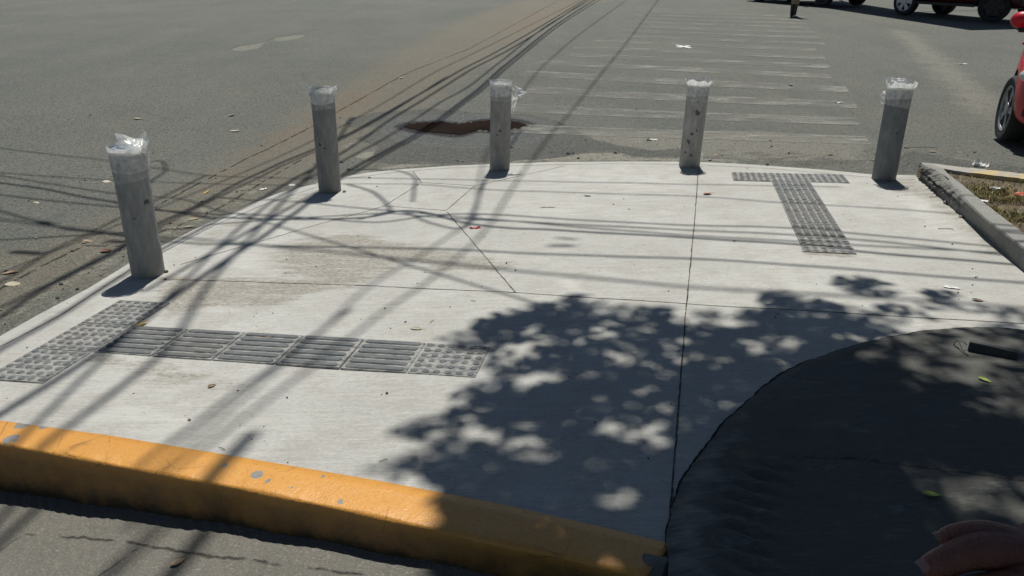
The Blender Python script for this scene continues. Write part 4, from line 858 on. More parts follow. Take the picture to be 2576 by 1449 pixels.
# limbs reach from the fork to the thick of the crown
V = []; Fc = []; fork = Vector((-0.25, 0.12, 3.6)); rs = random.Random(21)
sel = [i for i in range(ntw) if True]; rs.shuffle(sel)
for i in sel[:26]:
    e = Vector(c0[i])-tb; mid = fork.lerp(e, 0.5)+Vector((rs.gauss(0, 0.2), rs.gauss(0, 0.2), 0.35)); P_ = spline([fork+Vector((rs.gauss(0, .05), rs.gauss(0, .05), 0)), mid, e], 8); k = len(P_)
    v, f = tube_data(P_, [0.075*(1-j/(k-1))**1.1+0.006 for j in range(k)], 7); b0 = len(V); V += v; Fc += [tuple(x+b0 for x in ff) for ff in f]
limb = mesh_obj('limb', V, Fc, bark, tree, smooth=True); limb['kind'] = 'stuff'
# ------------------------------------------------------------------ vehicles
tyre_mat = simple('tyre_rubber', (0.018, 0.018, 0.019), 0.8, 0, 30, 0.4); trim_mat = simple('black_plastic', (0.015, 0.015, 0.016), 0.5)
N = NT('car_glass'); glass_mat = N.done((0.012, 0.014, 0.016), 0.03, None, **{'Specular IOR Level': 0.6})
alloy_mat = simple('alloy', (0.30, 0.31, 0.32), 0.4, 0.7); silver_mat = simple('painted_alloy', (0.52, 0.53, 0.54), 0.45, 0.3, 20, 0.1); lamp_mat = simple('lamp_lens', (0.55, 0.56, 0.58), 0.08, 0.2); darkrim = simple('dark_alloy', (0.02, 0.02, 0.022), 0.35, 0.5)
def car_paint(name, col): N = NT(name); return N.done(col, 0.42, None, **{'Coat Weight': 0.35, 'Coat Roughness': 0.05, 'Specular IOR Level': 0.3})
def lathe(bm, prof, seg=40, axis='X', mi=0):
    rings = []
    for (x, r) in prof: rings.append([bm.verts.new((x, r*math.cos(k*math.tau/seg), r*math.sin(k*math.tau/seg))) for k in range(seg)])
    for a, b in zip(rings[:-1], rings[1:]):
        for k in range(seg): f = bm.faces.new((a[k], a[(k+1) % seg], b[(k+1) % seg], b[k])); f.material_index = mi
    return rings
def wheel(parent, loc, R, side, spokes, steer, mat_rim, two_tone):
    bm = bmesh.new(); w = 0.105; rr = R*0.70
    lathe(bm, [(-w, rr), (-w, R*0.93), (-w*0.78, R*0.99), (-w*0.3, R), (w*0.3, R), (w*0.78, R*0.99), (w, R*0.93), (w*1.02, R*0.82), (w*0.9, rr), (w*0.4, rr*0.97), (-w, rr)])
    wo = bm_obj('wheel', bm, tyre_mat, parent, smooth=True, angle=40); wo.location = loc; wo.rotation_euler = (0, 0, (0 if side > 0 else math.pi)+steer)
    bm = bmesh.new(); lathe(bm, [(w*0.92, rr*1.0), (w*0.95, rr*0.96), (w*0.80, rr*0.90), (w*0.2, rr*0.86)], mi=0)
    r_ = lathe(bm, [(w*0.25, rr*0.88), (w*0.20, 0.06)], mi=1); bm.faces.new(r_[1])
    for s in range(spokes):
        for e in ((-0.13, 0.13) if spokes == 5 and two_tone else (0.0,)):
            a0 = s*math.tau/spokes; a1 = a0+e
            p0 = Vector((w*0.80, math.cos(a0)*0.05, math.sin(a0)*0.05)); p1 = Vector((w*0.84, math.cos(a1)*rr*0.93, math.sin(a1)*rr*0.93)); d = (p1-p0); t = Vector((0, -math.sin(a1), math.cos(a1))); wd0, wd1 = (0.020, 0.016) if two_tone else (0.042, 0.060)
            vs = [bm.verts.new(q) for q in (p0+t*wd0, p0-t*wd0, p1-t*wd1, p1+t*wd1)]; vb = [bm.verts.new(q.co-Vector((w*0.4, 0, 0))) for q in vs]
            bm.faces.new(vs)
            for k in range(4): bm.faces.new((vs[k], vb[k], vb[(k+1) % 4], vs[(k+1) % 4]))
    r_ = lathe(bm, [(w*0.6, 0.065), (w*0.9, 0.062), (w*0.93, 0.03)], 24); bm.faces.new(r_[2])
    bmesh.ops.recalc_face_normals(bm, faces=bm.faces); bm_obj('rim', bm, [mat_rim, darkrim], wo, smooth=True, angle=30); return wo
def loft(stations, mat, name, parent, sub=2, cutters=None):
    V = []; Fc = []; n = None
    for st in stations:
        half = st[1]; ring = [(x, st[0], z) for x, z in half] + [(-x, st[0], z) for x, z in half[::-1] if abs(x) > 1e-6]
        n = len(ring); V += ring
    for i in range(len(stations)-1):
        for k in range(n): Fc.append((i*n+k, i*n+(k+1) % n, (i+1)*n+(k+1) % n, (i+1)*n+k))
    Fc.append(tuple(range(n))[::-1]); Fc.append(tuple((len(stations)-1)*n+k for k in range(n)))
    o = mesh_obj(name, V, Fc, mat, None, smooth=True); bm = bmesh.new(); bm.from_mesh(o.data); bmesh.ops.recalc_face_normals(bm, faces=bm.faces); bm.to_mesh(o.data); bm.free()
    md = o.modifiers.new('s', 'SUBSURF'); md.levels = sub; md.render_levels = sub
    for c in cutters or []:
        b = o.modifiers.new('b', 'BOOLEAN'); b.operation = 'DIFFERENCE'; b.object = c; b.solver = 'EXACT'
    dg = bpy.context.evaluated_depsgraph_get(); dg.update(); me = bpy.data.meshes.new_from_object(o.evaluated_get(dg)); o.modifiers.clear(); o.data = me
    me.polygons.foreach_set('use_smooth', [True]*len(me.polygons)); me.set_sharp_from_angle(angle=math.radians(38))
    for c in cutters or []: bpy.data.objects.remove(c)
    o.parent = parent; return o
def make_car(loc, az, label, cat, paint, L, W, zh, zroof, wb, R, rim_mat, spokes, two_tone, pickup=False, ground_clear=0.2, steer=0.0):
    root = empty('parked_car' if not pickup else 'pickup_truck', loc, -az, label, cat)       # local +Y is forward, az clockwise from +Y
    hw = W/2; fy = wb/2+0.72; ry = -wb/2-(1.05 if pickup else 0.72); zb = ground_clear
    def ring(w, z0, zm, zt, cr=0.03): return [(0, z0), (w*0.72, z0), (w*0.93, z0+0.05), (w*0.985, z0+0.16), (w, zm), (w*0.985, zm+(zt-zm)*0.55), (w*0.93, zt-0.02), (w*0.62, zt+cr*0.8), (0, zt+cr)]
    st = []
    for y, wf, z0, zt, cr in ((fy, 0.55, zb+0.06, zh-0.32, 0.0), (fy-0.06, 0.74, zb+0.01, zh-0.20, 0.0), (fy-0.24, 0.90, zb, zh-0.10, 0.02), (fy-0.5, 0.97, zb, zh-0.04, 0.03), (wb/2-0.1, 1.0, zb, zh, 0.05), (wb/2-0.5, 1.0, zb+0.02, zh+0.05, 0.04), (0.2, 1.0, zb+0.02, zh+0.07, 0.02), (-0.7, 1.0, zb+0.02, zh+0.08, 0.02), (-wb/2, 1.0, zb+0.05, zh+0.09, 0.02), (ry+0.30, 0.97, zb+0.06, zh+0.09, 0.02), (ry+0.06, 0.90, zb+0.1, zh+0.06, 0.0), (ry, 0.80, zb+0.16, zh, 0.0)):
        st.append((y, ring(hw*wf, z0, z0+(zt-z0)*0.5, zt, cr)))
    cut = []
    for sy in (wb/2, -wb/2):
        for sx in (1, -1):
            bm = bmesh.new(); bm_cyl(bm, (sx*(hw-0.27), sy, R+0.015), (sx*(hw+0.2), sy, R+0.015), R*1.13, None, 48); c = bm_obj('cut', bm, trim_mat); c.location = root.location; c.rotation_euler = root.rotation_euler; cut.append(c)
    body = loft(st, [paint, trim_mat], 'body', root, 2, None)
    # wheel arches
    bpy.context.view_layer.update()
    for c in cut:
        b = body.modifiers.new('b', 'BOOLEAN'); b.operation = 'DIFFERENCE'; b.object = c; b.solver = 'EXACT'; b.material_mode = 'TRANSFER'
    dg = bpy.context.evaluated_depsgraph_get(); dg.update(); me = bpy.data.meshes.new_from_object(body.evaluated_get(dg)); body.modifiers.clear(); body.data = me
    for c in cut: bpy.data.objects.remove(c)
    # glasshouse and roof
    y0, y1 = (wb/2-0.45, -0.55) if pickup else (wb/2-0.40, ry+0.18); zbelt = zh+0.05; cab = []
    for t, zt, wt in ((0, zbelt+0.02, 0.86), (0.22, zbelt+(zroof-zbelt)*0.62, 0.80), (0.40, zroof-0.03, 0.74), (0.6, zroof, 0.73), (0.82, zroof-0.04, 0.73), (0.93, zroof-0.16, 0.76), (1.0, zbelt+0.03, 0.84)):
        y = y0+(y1-y0)*t; cab.append((y, [(0, zbelt-0.06), (hw*0.90, zbelt-0.06), (hw*0.915, zbelt), (hw*(0.9+wt)/2, (zbelt+zt)/2), (hw*wt, zt-0.03), (hw*wt*0.8, zt), (0, zt+0.02)]))
    loft(cab, glass_mat, 'window', root, 2)
    roof = [(y, [(hw*0.0, r[4][1]+0.012), (r[4][0]*0.98, r[4][1]+0.014), (r[4][0]*1.0, r[4][1]+0.028), (r[5][0], r[5][1]+0.012), (0, r[6][1]+0.012)]) for y, r in cab[2:6]]
    loft(roof, paint, 'roof', root, 1)
    for sx in (1, -1):
        bm = bmesh.new(); bmesh.ops.create_uvsphere(bm, u_segments=20, v_segments=12, radius=1); bmesh.ops.transform(bm, matrix=Matrix.Translation((sx*(hw+0.055), y0-0.34, zbelt+0.17)) @ Matrix.Diagonal((0.11, 0.075, 0.085, 1)), verts=bm.verts)
        mo = bm_obj('side_mirror', bm, paint, root, smooth=True)
        bm = bmesh.new(); bm_box(bm, (sx*(hw+0.0), y0-0.33, zbelt+0.075), (0.17, 0.09, 0.045), None, 0.018); bm_obj('mirror_base', bm, trim_mat, mo, smooth=True, angle=50)
        bm = bmesh.new(); bmesh.ops.create_uvsphere(bm, u_segments=20, v_segments=12, radius=1); bmesh.ops.transform(bm, matrix=Matrix.Translation((sx*hw*0.70, fy-0.20, zh-0.20)) @ Matrix.Rotation(sx*-0.55, 4, 'Z') @ Matrix.Diagonal((0.24, 0.10, 0.085, 1)), verts=bm.verts); bm_obj('headlight', bm, lamp_mat, root, smooth=True)
        bm = bmesh.new(); bm_box(bm, (sx*hw*0.70, fy-0.085, zb+0.17), (0.22, 0.10, 0.12), Quaternion((0, 0, 1), -sx*0.45), 0.03); fo = bm_obj('fog_lamp_recess', bm, trim_mat, root, smooth=True, angle=40)
        bm = bmesh.new(); bm_cyl(bm, (sx*hw*0.71, fy-0.08, zb+0.18), (sx*hw*0.72, fy-0.02, zb+0.18), 0.035, None, 18); bm_obj('fog_lamp', bm, lamp_mat, fo, smooth=True, angle=40)
        bm = bmesh.new(); bm_box(bm, (sx*hw*0.80, ry+0.04, zh-0.10), (0.20, 0.06, 0.22), None, 0.02); bm_obj('tail_lamp', bm, simple('red_lens', (0.25, 0.01, 0.01), 0.15), root, smooth=True, angle=40)
        for y in (y0-0.75, y0-1.55):
            bm = bmesh.new(); bm_box(bm, (sx*(hw*0.995), y, zh-0.03), (0.03, 0.17, 0.03), None, 0.01); bm_obj('door_handle', bm, paint, root, smooth=True, angle=40)
        bm = bmesh.new(); bm_box(bm, (sx*(hw*0.96), -0.05, zb+0.03), (0.06, wb-2*R*1.18, 0.07), None, 0.02); bm_obj('sill', bm, trim_mat, root, smooth=True, angle=40)
        for sy in (1, -1): wheel(root, (sx*(hw-0.105), sy*wb/2, R), R, sx, spokes, steer if sy > 0 else 0, darkrim if (pickup and sy > 0) else rim_mat, two_tone)
    bm = bmesh.new(); bm_box(bm, (0, fy-0.05, zb+0.16), (hw*0.9, 0.07, 0.14), None, 0.02); bm_box(bm, (0, fy-0.02, zh-0.34), (hw*0.85, 0.06, 0.10), None, 0.02); bm_obj('grille', bm, trim_mat, root, smooth=True, angle=40)
    bm = bmesh.new(); bm_box(bm, (0, ry, zb+0.18), (hw*1.7, 0.10, 0.16), None, 0.03); bm_obj('rear_bumper', bm, trim_mat if pickup else paint, root, smooth=True, angle=40)
    bm = bmesh.new(); bm_box(bm, (0, 0, zb+0.05), (hw*1.3, fy-ry-0.9, 0.10), None, 0.03)
    for sy in (wb/2, -wb/2): bm_cyl(bm, (-hw+0.15, sy, R), (hw-0.15, sy, R), 0.06, None, 12)
    bm_obj('underbody', bm, trim_mat, root, smooth=True, angle=40)
    return root
def place_car(front_wheel_px, az, side, wb, hw, **k):                # stand the car so that its near front tyre touches this spot of the street
    g_ = gr(*front_wheel_px); c, s = math.cos(az), math.sin(az)     # forward = (s, c), right = (c, -s)
    lx, ly = side*(hw-0.05), wb/2
    x = g_.x-(c*lx+s*ly); y = g_.y-(-s*lx+c*ly); root = make_car(Vector((x, y, zr1(x, y)+0.01)), az, wb=wb, W=hw*2, **k)
    return root
AZ_R = math.radians(180+33.0)
red_car = place_car((2519, 357), AZ_R, 1, 2.56, 0.86, label='bright red hatchback parked at the right edge with its front corner and alloy wheel showing', cat='car', paint=car_paint('red_paint', (0.46, 0.006, 0.018)), L=4.0, zh=0.88, zroof=1.50, R=0.315, rim_mat=alloy_mat, spokes=5, two_tone=True, steer=0.24)
maroon = car_paint('dark_maroon_paint', (0.045, 0.006, 0.009))
AZ_P = math.radians(156)
pk = place_car((2488, 60), AZ_P, 1, 2.75, 0.90, label='dark maroon pickup truck with silver six spoke wheels parked across the street', cat='pickup', paint=maroon, L=5.2, zh=1.08, zroof=1.72, R=0.385, rim_mat=silver_mat, spokes=6, two_tone=False, pickup=True, ground_clear=0.34, steer=0.5)
blk = car_paint('black_paint', (0.010, 0.010, 0.012)); f_ = Vector((math.sin(AZ_P), math.cos(AZ_P), 0)); b_ = Vector(pk.location) - f_*6.0 + Vector((-0.1, 0.1, 0))
make_car(Vector((b_.x, b_.y, zr1(b_.x, b_.y)+0.01)), AZ_P-0.1, 'black van parked behind the maroon pickup at the top edge of the picture', 'van', blk, 5, 1.85, 1.15, 2.0, 2.8, 0.34, darkrim, 6, False, ground_clear=0.22)

# added unseen slab, shaped to cast the straight edged shade before the parked vehicles
CZ = 3.6
def cpt(px, py): a = gr(px, py); return a + SD*((CZ-a.z)/SD.z)
near = [cpt(1955, 2), cpt(2200, 39), cpt(2440, 76), cpt(2564, 73)]; far_ = [cpt(2578, 67), cpt(2500, 53), cpt(2290, 30), cpt(2120, 3)]
ring_ = near+far_; V = [tuple(q) for q in ring_]+[(q.x, q.y, q.z+0.12) for q in ring_]; n_ = len(ring_)
can = empty('shade_blocker', (near[2].x, near[2].y, gr(2440, 76).z), 0, 'added unseen slab beside the parked vehicles, shaped to cast a straight edged shade', 'shade_blocker'); off = can.location
mesh_obj('blocker_slab', [Vector(v)-off for v in V], [tuple(range(n_)), tuple(range(2*n_-1, n_-1, -1))]+[(k, k+n_, (k+1) % n_+n_, (k+1) % n_) for k in range(n_)], simple('blocker_sheet', (0.25, 0.25, 0.24), 0.7), can)
for q in (far_[3]+Vector((1.2, 6.0, 0)), far_[1]+Vector((3.6, 4.5, 0))):
    bm = bmesh.new(); bm_cyl(bm, Vector((q.x, q.y, zr1(q.x, q.y)))-off, Vector((q.x, q.y, CZ+0.2))-off, 0.08, None, 16); bm_obj('column', bm, cap_mat, can, smooth=True, angle=40)
    t_ = min(far_, key=lambda f: (f-q).length); bm = bmesh.new(); bm_cyl(bm, Vector((q.x, q.y, CZ+0.18))-off, Vector((t_.x, t_.y, CZ+0.18))-off, 0.05, None, 12); bm_obj('beam', bm, cap_mat, can, smooth=True, angle=40)

# ------------------------------------------------------------------ skinned figures
def skin_figure(name, joints_, edges, mat, parent=None, sub=2, root=0):
    me = bpy.data.meshes.new(name); me.from_pydata([j[0] for j in joints_], edges, []); o = bpy.data.objects.new(name, me); COL.objects.link(o)
    o.modifiers.new('k', 'SKIN'); sv = me.skin_vertices[0].data
    for i, j in enumerate(joints_): sv[i].radius = (j[1], j[2] if len(j) > 2 else j[1])
    sv[root].use_root = True; o.modifiers['k'].use_smooth_shade = True; md = o.modifiers.new('s', 'SUBSURF'); md.levels = sub; md.render_levels = sub
    dg = bpy.context.evaluated_depsgraph_get(); dg.update(); m2 = bpy.data.meshes.new_from_object(o.evaluated_get(dg)); o.modifiers.clear(); o.data = m2; m2.materials.clear(); m2.materials.append(mat)
    m2.polygons.foreach_set('use_smooth', [True]*len(m2.polygons))
    if parent: o.parent = parent
    return o
skin_n = NT('skin'); sn = skin_n.noise(skin_n.obj(), 40, 5, 0.6); skin_mat = skin_n.done(skin_n.mix(sn, (0.135, 0.046, 0.033), (0.195, 0.074, 0.051)), 0.5, skin_n.bump(skin_n.math('ADD', skin_n.noise(skin_n.obj(), 260, 4, 0.7), skin_n.math('MULTIPLY', skin_n.noise(skin_n.map(skin_n.obj(), (260, 60, 60)), 1, 3), 0.8)), 0.6, 0.003), **{'Subsurface Weight': 0.12, 'Subsurface Radius': (0.01, 0.004, 0.002)})
fg = gr(2000, 43); az = math.radians(200)
per = empty('person', fg, -az, 'person in black boots and khaki trousers walking at the far end of the crosswalk', 'person')
J = [((0, 0, 0.98), 0.135, 0.10), ((0, 0.01, 1.15), 0.125, 0.09), ((0, 0.0, 1.36), 0.15, 0.095), ((0, -0.01, 1.46), 0.07), ((0, 0.0, 1.54), 0.055), ((0, 0.015, 1.62), 0.080, 0.095), ((0, 0.01, 1.70), 0.078, 0.095), ((0, 0, 1.755), 0.05),
     ((0.19, -0.01, 1.42), 0.055), ((0.24, -0.06, 1.15), 0.043), ((0.24, 0.06, 0.91), 0.034), ((0.24, 0.09, 0.82), 0.028),
     ((-0.19, -0.01, 1.42), 0.055), ((-0.24, 0.04, 1.15), 0.043), ((-0.24, 0.16, 0.93), 0.034), ((-0.24, 0.2, 0.85), 0.028),
     ((0.09, 0.0, 0.90), 0.085), ((0.09, 0.03, 0.50), 0.058), ((0.09, -0.02, 0.10), 0.040),
     ((-0.02, 0.0, 0.90), 0.085), ((-0.0, -0.10, 0.52), 0.058), ((0.03, -0.42, 0.22), 0.042)]
E_ = [(0, 1), (1, 2), (2, 3), (3, 4), (4, 5), (5, 6), (6, 7), (2, 8), (8, 9), (9, 10), (10, 11), (2, 12), (12, 13), (13, 14), (14, 15), (0, 16), (16, 17), (17, 18), (0, 19), (19, 20), (20, 21)]
skin_figure('body', J, E_, skin_mat, per)
cloth_dark = simple('dark_trousers', (0.02, 0.021, 0.022), 0.9, 0, 60, 0.3); khaki = simple('khaki_cloth', (0.27, 0.23, 0.16), 0.9, 0, 60, 0.2)
skin_figure('trousers', [((0, 0, 1.0), 0.155, 0.12), ((0.09, 0.0, 0.86), 0.10), ((0.09, 0.03, 0.50), 0.078), ((0.09, -0.01, 0.32), 0.074), ((-0.02, 0, 0.86), 0.10), ((0, -0.10, 0.52), 0.078), ((0.02, -0.30, 0.33), 0.072)], [(0, 1), (1, 2), (2, 3), (0, 4), (4, 5), (5, 6)], khaki, per)
skin_figure('shirt', [((0, 0, 1.02), 0.16, 0.12), ((0, 0.01, 1.2), 0.145, 0.11), ((0, 0, 1.38), 0.17, 0.11), ((0.2, -0.01, 1.42), 0.075), ((0.235, -0.05, 1.2), 0.065), ((-0.2, -0.01, 1.42), 0.075), ((-0.235, 0.03, 1.2), 0.065)], [(0, 1), (1, 2), (2, 3), (3, 4), (2, 5), (5, 6)], simple('grey_shirt', (0.12, 0.13, 0.15), 0.9), per)
skin_figure('hair', [((0, -0.02, 1.70), 0.085, 0.09), ((0, -0.02, 1.765), 0.07, 0.08), ((0, -0.05, 1.66), 0.07, 0.06)], [(0, 1), (0, 2)], simple('black_hair', (0.012, 0.01, 0.009), 0.6), per)
shoe_mat = simple('black_boot', (0.012, 0.012, 0.013), 0.55)
skin_figure('boot', [((0.09, -0.015, 0.44), 0.088), ((0.09, -0.02, 0.20), 0.074), ((0.09, -0.05, 0.06), 0.060, 0.055), ((0.09, 0.08, 0.055), 0.058, 0.05), ((0.09, 0.21, 0.04), 0.052, 0.036)], [(0, 1), (1, 2), (2, 3), (3, 4)], shoe_mat, per)
skin_figure('boot', [((0.02, -0.28, 0.36), 0.072), ((0.03, -0.40, 0.25), 0.062), ((0.03, -0.46, 0.15), 0.05), ((0.03, -0.42, 0.06), 0.048, 0.04), ((0.03, -0.38, 0.03), 0.042, 0.03)], [(0, 1), (1, 2), (2, 3), (3, 4)], shoe_mat, per)

# a bystander's hand at the lower right: little, ring, middle, index finger, thumb, back of the hand, wrist
def hp(px, py, depth): return EYE + view_ray(px, py)*depth
D0 = 0.60
hj = []; he = []
def chain(pts, root_i):
    k = root_i
    for q in pts: hj.append(q); he.append((k, len(hj)-1)); k = len(hj)-1
hj.append((hp(2660, 1450, D0), 0.032, 0.020))
chain([(hp(2800, 1475, D0-0.01), 0.030, 0.020), (hp(2960, 1500, D0-0.03), 0.030, 0.025), (hp(3300, 1560, D0-0.06), 0.038, 0.034)], 0)
chain([(hp(2560, 1372, 0.610), 0.0190), (hp(2485, 1340, 0.613), 0.0128), (hp(2412, 1343, 0.618), 0.0100), (hp(2384, 1351, 0.619), 0.0088), (hp(2360, 1361, 0.620), 0.0070)], 0)
chain([(hp(2560, 1410, 0.602), 0.0200), (hp(2478, 1380, 0.603), 0.0172), (hp(2425, 1392, 0.604), 0.0142), (hp(2380, 1412, 0.604), 0.0128), (hp(2345, 1428, 0.605), 0.0118), (hp(2322, 1440, 0.606), 0.0098)], 0)
chain([(hp(2560, 1490, 0.588), 0.0200), (hp(2470, 1490, 0.590), 0.0160), (hp(2380, 1510, 0.592), 0.0130), (hp(2325, 1530, 0.593), 0.0112), (hp(2298, 1545, 0.594), 0.0085)], 0)
chain([(hp(2590, 1550, 0.575), 0.0180), (hp(2470, 1570, 0.575), 0.0140), (hp(2400, 1600, 0.576), 0.0112), (hp(2350, 1625, 0.577), 0.0080)], 0)
chain([(hp(2740, 1580, 0.575), 0.0160), (hp(2660, 1660, 0.56), 0.0130), (hp(2590, 1700, 0.555), 0.0112), (hp(2545, 1720, 0.553), 0.0085)], 1)
hand = skin_figure('hand', [(tuple(j[0]), *j[1:]) for j in hj], he, skin_mat, None, 2)
tag(hand, 'hand of a person with two shaded fingers reaching in at the lower right corner', 'hand')
nail_mat = simple('fingernail', (0.27, 0.15, 0.12), 0.3)
def nail(tip, knuck, depth, w, lift):
    a, b = hp(*tip, depth), hp(*knuck, depth); d = (a-b).normalized(); up_ = (UP*0.8-FWD*0.45); up_ = (up_-d*up_.dot(d)).normalized(); sd_ = d.cross(up_)
    V = []; Fc = []
    for i in range(6):
        t = i/5
        for j in range(7):
            u = (j/6-0.5)*2; wd = w*(0.85+0.15*math.sin(t*math.pi)); q = b.lerp(a, t) + sd_*wd*u*0.95 + up_*(lift-0.25*w*u*u+0.0006); V.append(tuple(q))
    for i in range(5):
        for j in range(6): Fc.append((i*7+j, i*7+j+1, (i+1)*7+j+1, (i+1)*7+j))
    return mesh_obj('fingernail', V, Fc, nail_mat, hand, smooth=True)
nail((2348, 1362), (2370, 1357), 0.6205, 0.0046, 0.0064); nail((2313, 1444), (2334, 1434), 0.6055, 0.0062, 0.0102)

# ------------------------------------------------------------------ the dark plank with its wire
pa, pb = gp(2433, 884, OLD_RAISE), gp(2556, 907, OLD_RAISE); d = (pb-pa); L = d.length; ang = math.atan2(d.y, d.x)
bm = bmesh.new(); bm_box(bm, (L/2, 0.004, 0.022), (L, 0.004, 0.043), None, 0.0012); bm_box(bm, (L/2, 0.016, 0.0425), (L, 0.026, 0.004), None, 0.0012); bm_box(bm, (L/2, 0.029, 0.022), (L*0.995, 0.004, 0.043), None, 0.0012)
for k in range(5): bm_cyl(bm, (L*(0.1+0.2*k), 0.0005, 0.022), (L*(0.1+0.2*k), 0.003, 0.022), 0.006, None, 12)
plank_mat = simple('dark_weathered_metal', (0.045, 0.047, 0.047), 0.7, 0.2, 25, 0.35, 0.4)
plank = bm_obj('metal_channel', bm, plank_mat); plank.matrix_world = Matrix.Translation(pa) @ Matrix.Rotation(ang, 4, 'Z')
tag(plank, 'dark flat metal channel lying on the old pavement at the right edge', 'metal channel')
wire = [gp(2432, 868, OLD_RAISE+0.02), gp(2425, 861, OLD_RAISE+0.035), gp(2412, 858, OLD_RAISE+0.03), gp(2400, 862, OLD_RAISE+0.008), gp(2404, 872, OLD_RAISE+0.004), gp(2412, 875, OLD_RAISE+0.004)]
wire2 = [gp(2404, 853, OLD_RAISE+0.03), gp(2412, 860, OLD_RAISE+0.03), gp(2418, 872, OLD_RAISE+0.02), gp(2424, 884, OLD_RAISE+0.01), gp(2436, 894, OLD_RAISE+0.006)]
V, Fc = tube_data(spline(wire2[::-1]+[gp(2401, 851, OLD_RAISE+0.028)], 6), 0.0022, 6); v2, f2 = tube_data(spline(wire, 6), 0.0017, 6); b0 = len(V); V += v2; Fc += [tuple(x+b0 for x in f) for f in f2]
tag(mesh_obj('bent_wire', V, Fc, plank_mat, smooth=True), 'bent rusty wire loop sticking out beside the dark metal channel', 'wire')

# ------------------------------------------------------------------ fallen leaves, litter, pebbles
def surf(px, py):
    if inside(np.array([gp(px, py).x]), np.array([gp(px, py).y]), old_poly)[0]: return gp(px, py, OLD_RAISE+0.002)
    if py > 1300 and px < 950: q = dseg((px, py), (px+1, py))[0][0]; return Vector((q[0], q[1], float(drive_z(np.array([q[0]]), np.array([q[1]]))[0])+0.004))
    return ground(px, py)
leaf_mats = {k: simple('leaf_'+k, c, 0.6, 0, 60, 0.25) for k, c in dict(yellow=(0.42, 0.28, 0.07), tan=(0.27, 0.20, 0.125), brown=(0.14, 0.085, 0.05), red=(0.15, 0.055, 0.04), green=(0.25, 0.33, 0.05), pale=(0.36, 0.32, 0.23), dark=(0.05, 0.05, 0.03), pink=(0.42, 0.25, 0.2)).items()}
def leaf(px, py, L, rot, kind, label, seed, curl=0.25, w=0.32):
    rs = random.Random(seed); n_ = 10; V = []; Fc = []; L *= 0.82; rot += rs.gauss(0, 0.35); curl *= rs.uniform(0.8, 2.2); w *= rs.uniform(0.8, 1.25)
    for i in range(n_+1):
        t = i/n_; ww = w*math.sin(math.pi*min(1, t*0.97+0.03))**0.8*(1-0.35*t)
        for j in (-1, -0.5, 0, 0.5, 1): V.append((L*(t-0.5), L*ww*j*(1-0.3*curl), L*(0.03+curl*(abs(j)**1.5)*0.45*ww*2 + curl*0.5*(t-0.45)**2 + rs.gauss(0, 0.006))))
    for i in range(n_):
        for j in range(4): Fc.append((i*5+j, i*5+j+1, (i+1)*5+j+1, (i+1)*5+j))
    b0 = len(V); tv, tf = tube_data([Vector((L*(0.5-0.02), 0, L*0.09)), Vector((L*0.6, L*0.02, L*0.06)), Vector((L*0.72, L*0.06, L*0.05))], L*0.012, 5); V += tv; Fc += [tuple(x+b0 for x in f) for f in tf]
    o = mesh_obj('fallen_leaf', V, Fc, leaf_mats[kind], smooth=True); o.location = surf(px, py); o.rotation_euler = (rs.gauss(0, 0.12), rs.gauss(0, 0.08), rot); return tag(o, label, 'leaf', 'fallen leaves')
for a in [(356, 818, .085, .5, 'yellow', 'curled yellow leaf at the left end of the near ribbed tile row', 1), (520, 484, .11, .7, 'yellow', 'curled yellow leaf on the asphalt left of the second bollard', 2), (489, 552, .09, .3, 'tan', 'tan leaf in the left gutter behind the nearest bollard', 3),
          (476, 572, .10, .2, 'pale', 'pale dry leaf beside the pavement edge behind the nearest bollard', 4), (267, 634, .10, .4, 'red', 'dark red leaf in the gutter left of the nearest bollard', 5), (223, 608, .09, -.2, 'tan', 'brown leaf on the asphalt left of the nearest bollard', 6),
          (30, 687, .12, .5, 'tan', 'long tan leaf at the left edge on the asphalt', 7), (34, 716, .10, .3, 'pale', 'flat pale leaf lying on the dusty gutter at the left edge', 8), (448, 1417, .055, 1.0, 'tan', 'small tan leaf on the raked driveway', 9), (1048, 828, .075, .1, 'pale', 'thin curled straw coloured leaf above the near tile row', 10),
          (673, 853, .06, .6, 'tan', 'little tan leaf on the third ribbed tile', 11), (617, 865, .045, .7, 'yellow', 'tiny orange leaf bit on the ribbed tiles', 12), (533, 972, .045, .9, 'brown', 'crumpled brown leaf bit below the near tile row', 13), (1781, 488, .10, -.1, 'pink', 'pinkish dry leaf right of the long joint near the dented bollard', 14),
          (1477, 494, .075, 2.9, 'dark', 'curled dark olive leaf standing on the middle slab', 15), (2343, 1246, .07, .2, 'green', 'yellow green leaf on a sunlit patch of the old pavement', 16), (2477, 957, .06, -.2, 'green', 'bright green leaf sliver below the metal channel', 17), (592, 331, .15, .1, 'pale', 'pale long leaf on the asphalt between the two left bollards', 18),
          (347, 300, .12, .3, 'pale', 'pale leaf on the asphalt above the nearest bollard', 19), (583, 292, .11, .1, 'pale', 'cream leaf on the asphalt left of the second bollard top', 20), (305, 455, .09, 0, 'pale', 'pale leaf on the asphalt right behind the nearest bollard film', 21), (270, 458, .09, .4, 'pale', 'pale leaf touching the left outline of the nearest bollard', 22),
          (1010, 197, .13, .3, 'pale', 'pale leaf on the brownish lane beside the cable shadows', 23), (92, 511, .07, -.3, 'pale', 'pale bit of leaf at the far left of the asphalt', 24), (2460, 757, .07, .2, 'brown', 'curled brown leaf above the tree shadow at the right', 25), (2330, 1, .01, 0, 'pale', 'x', 26)][:-1]: leaf(*a)
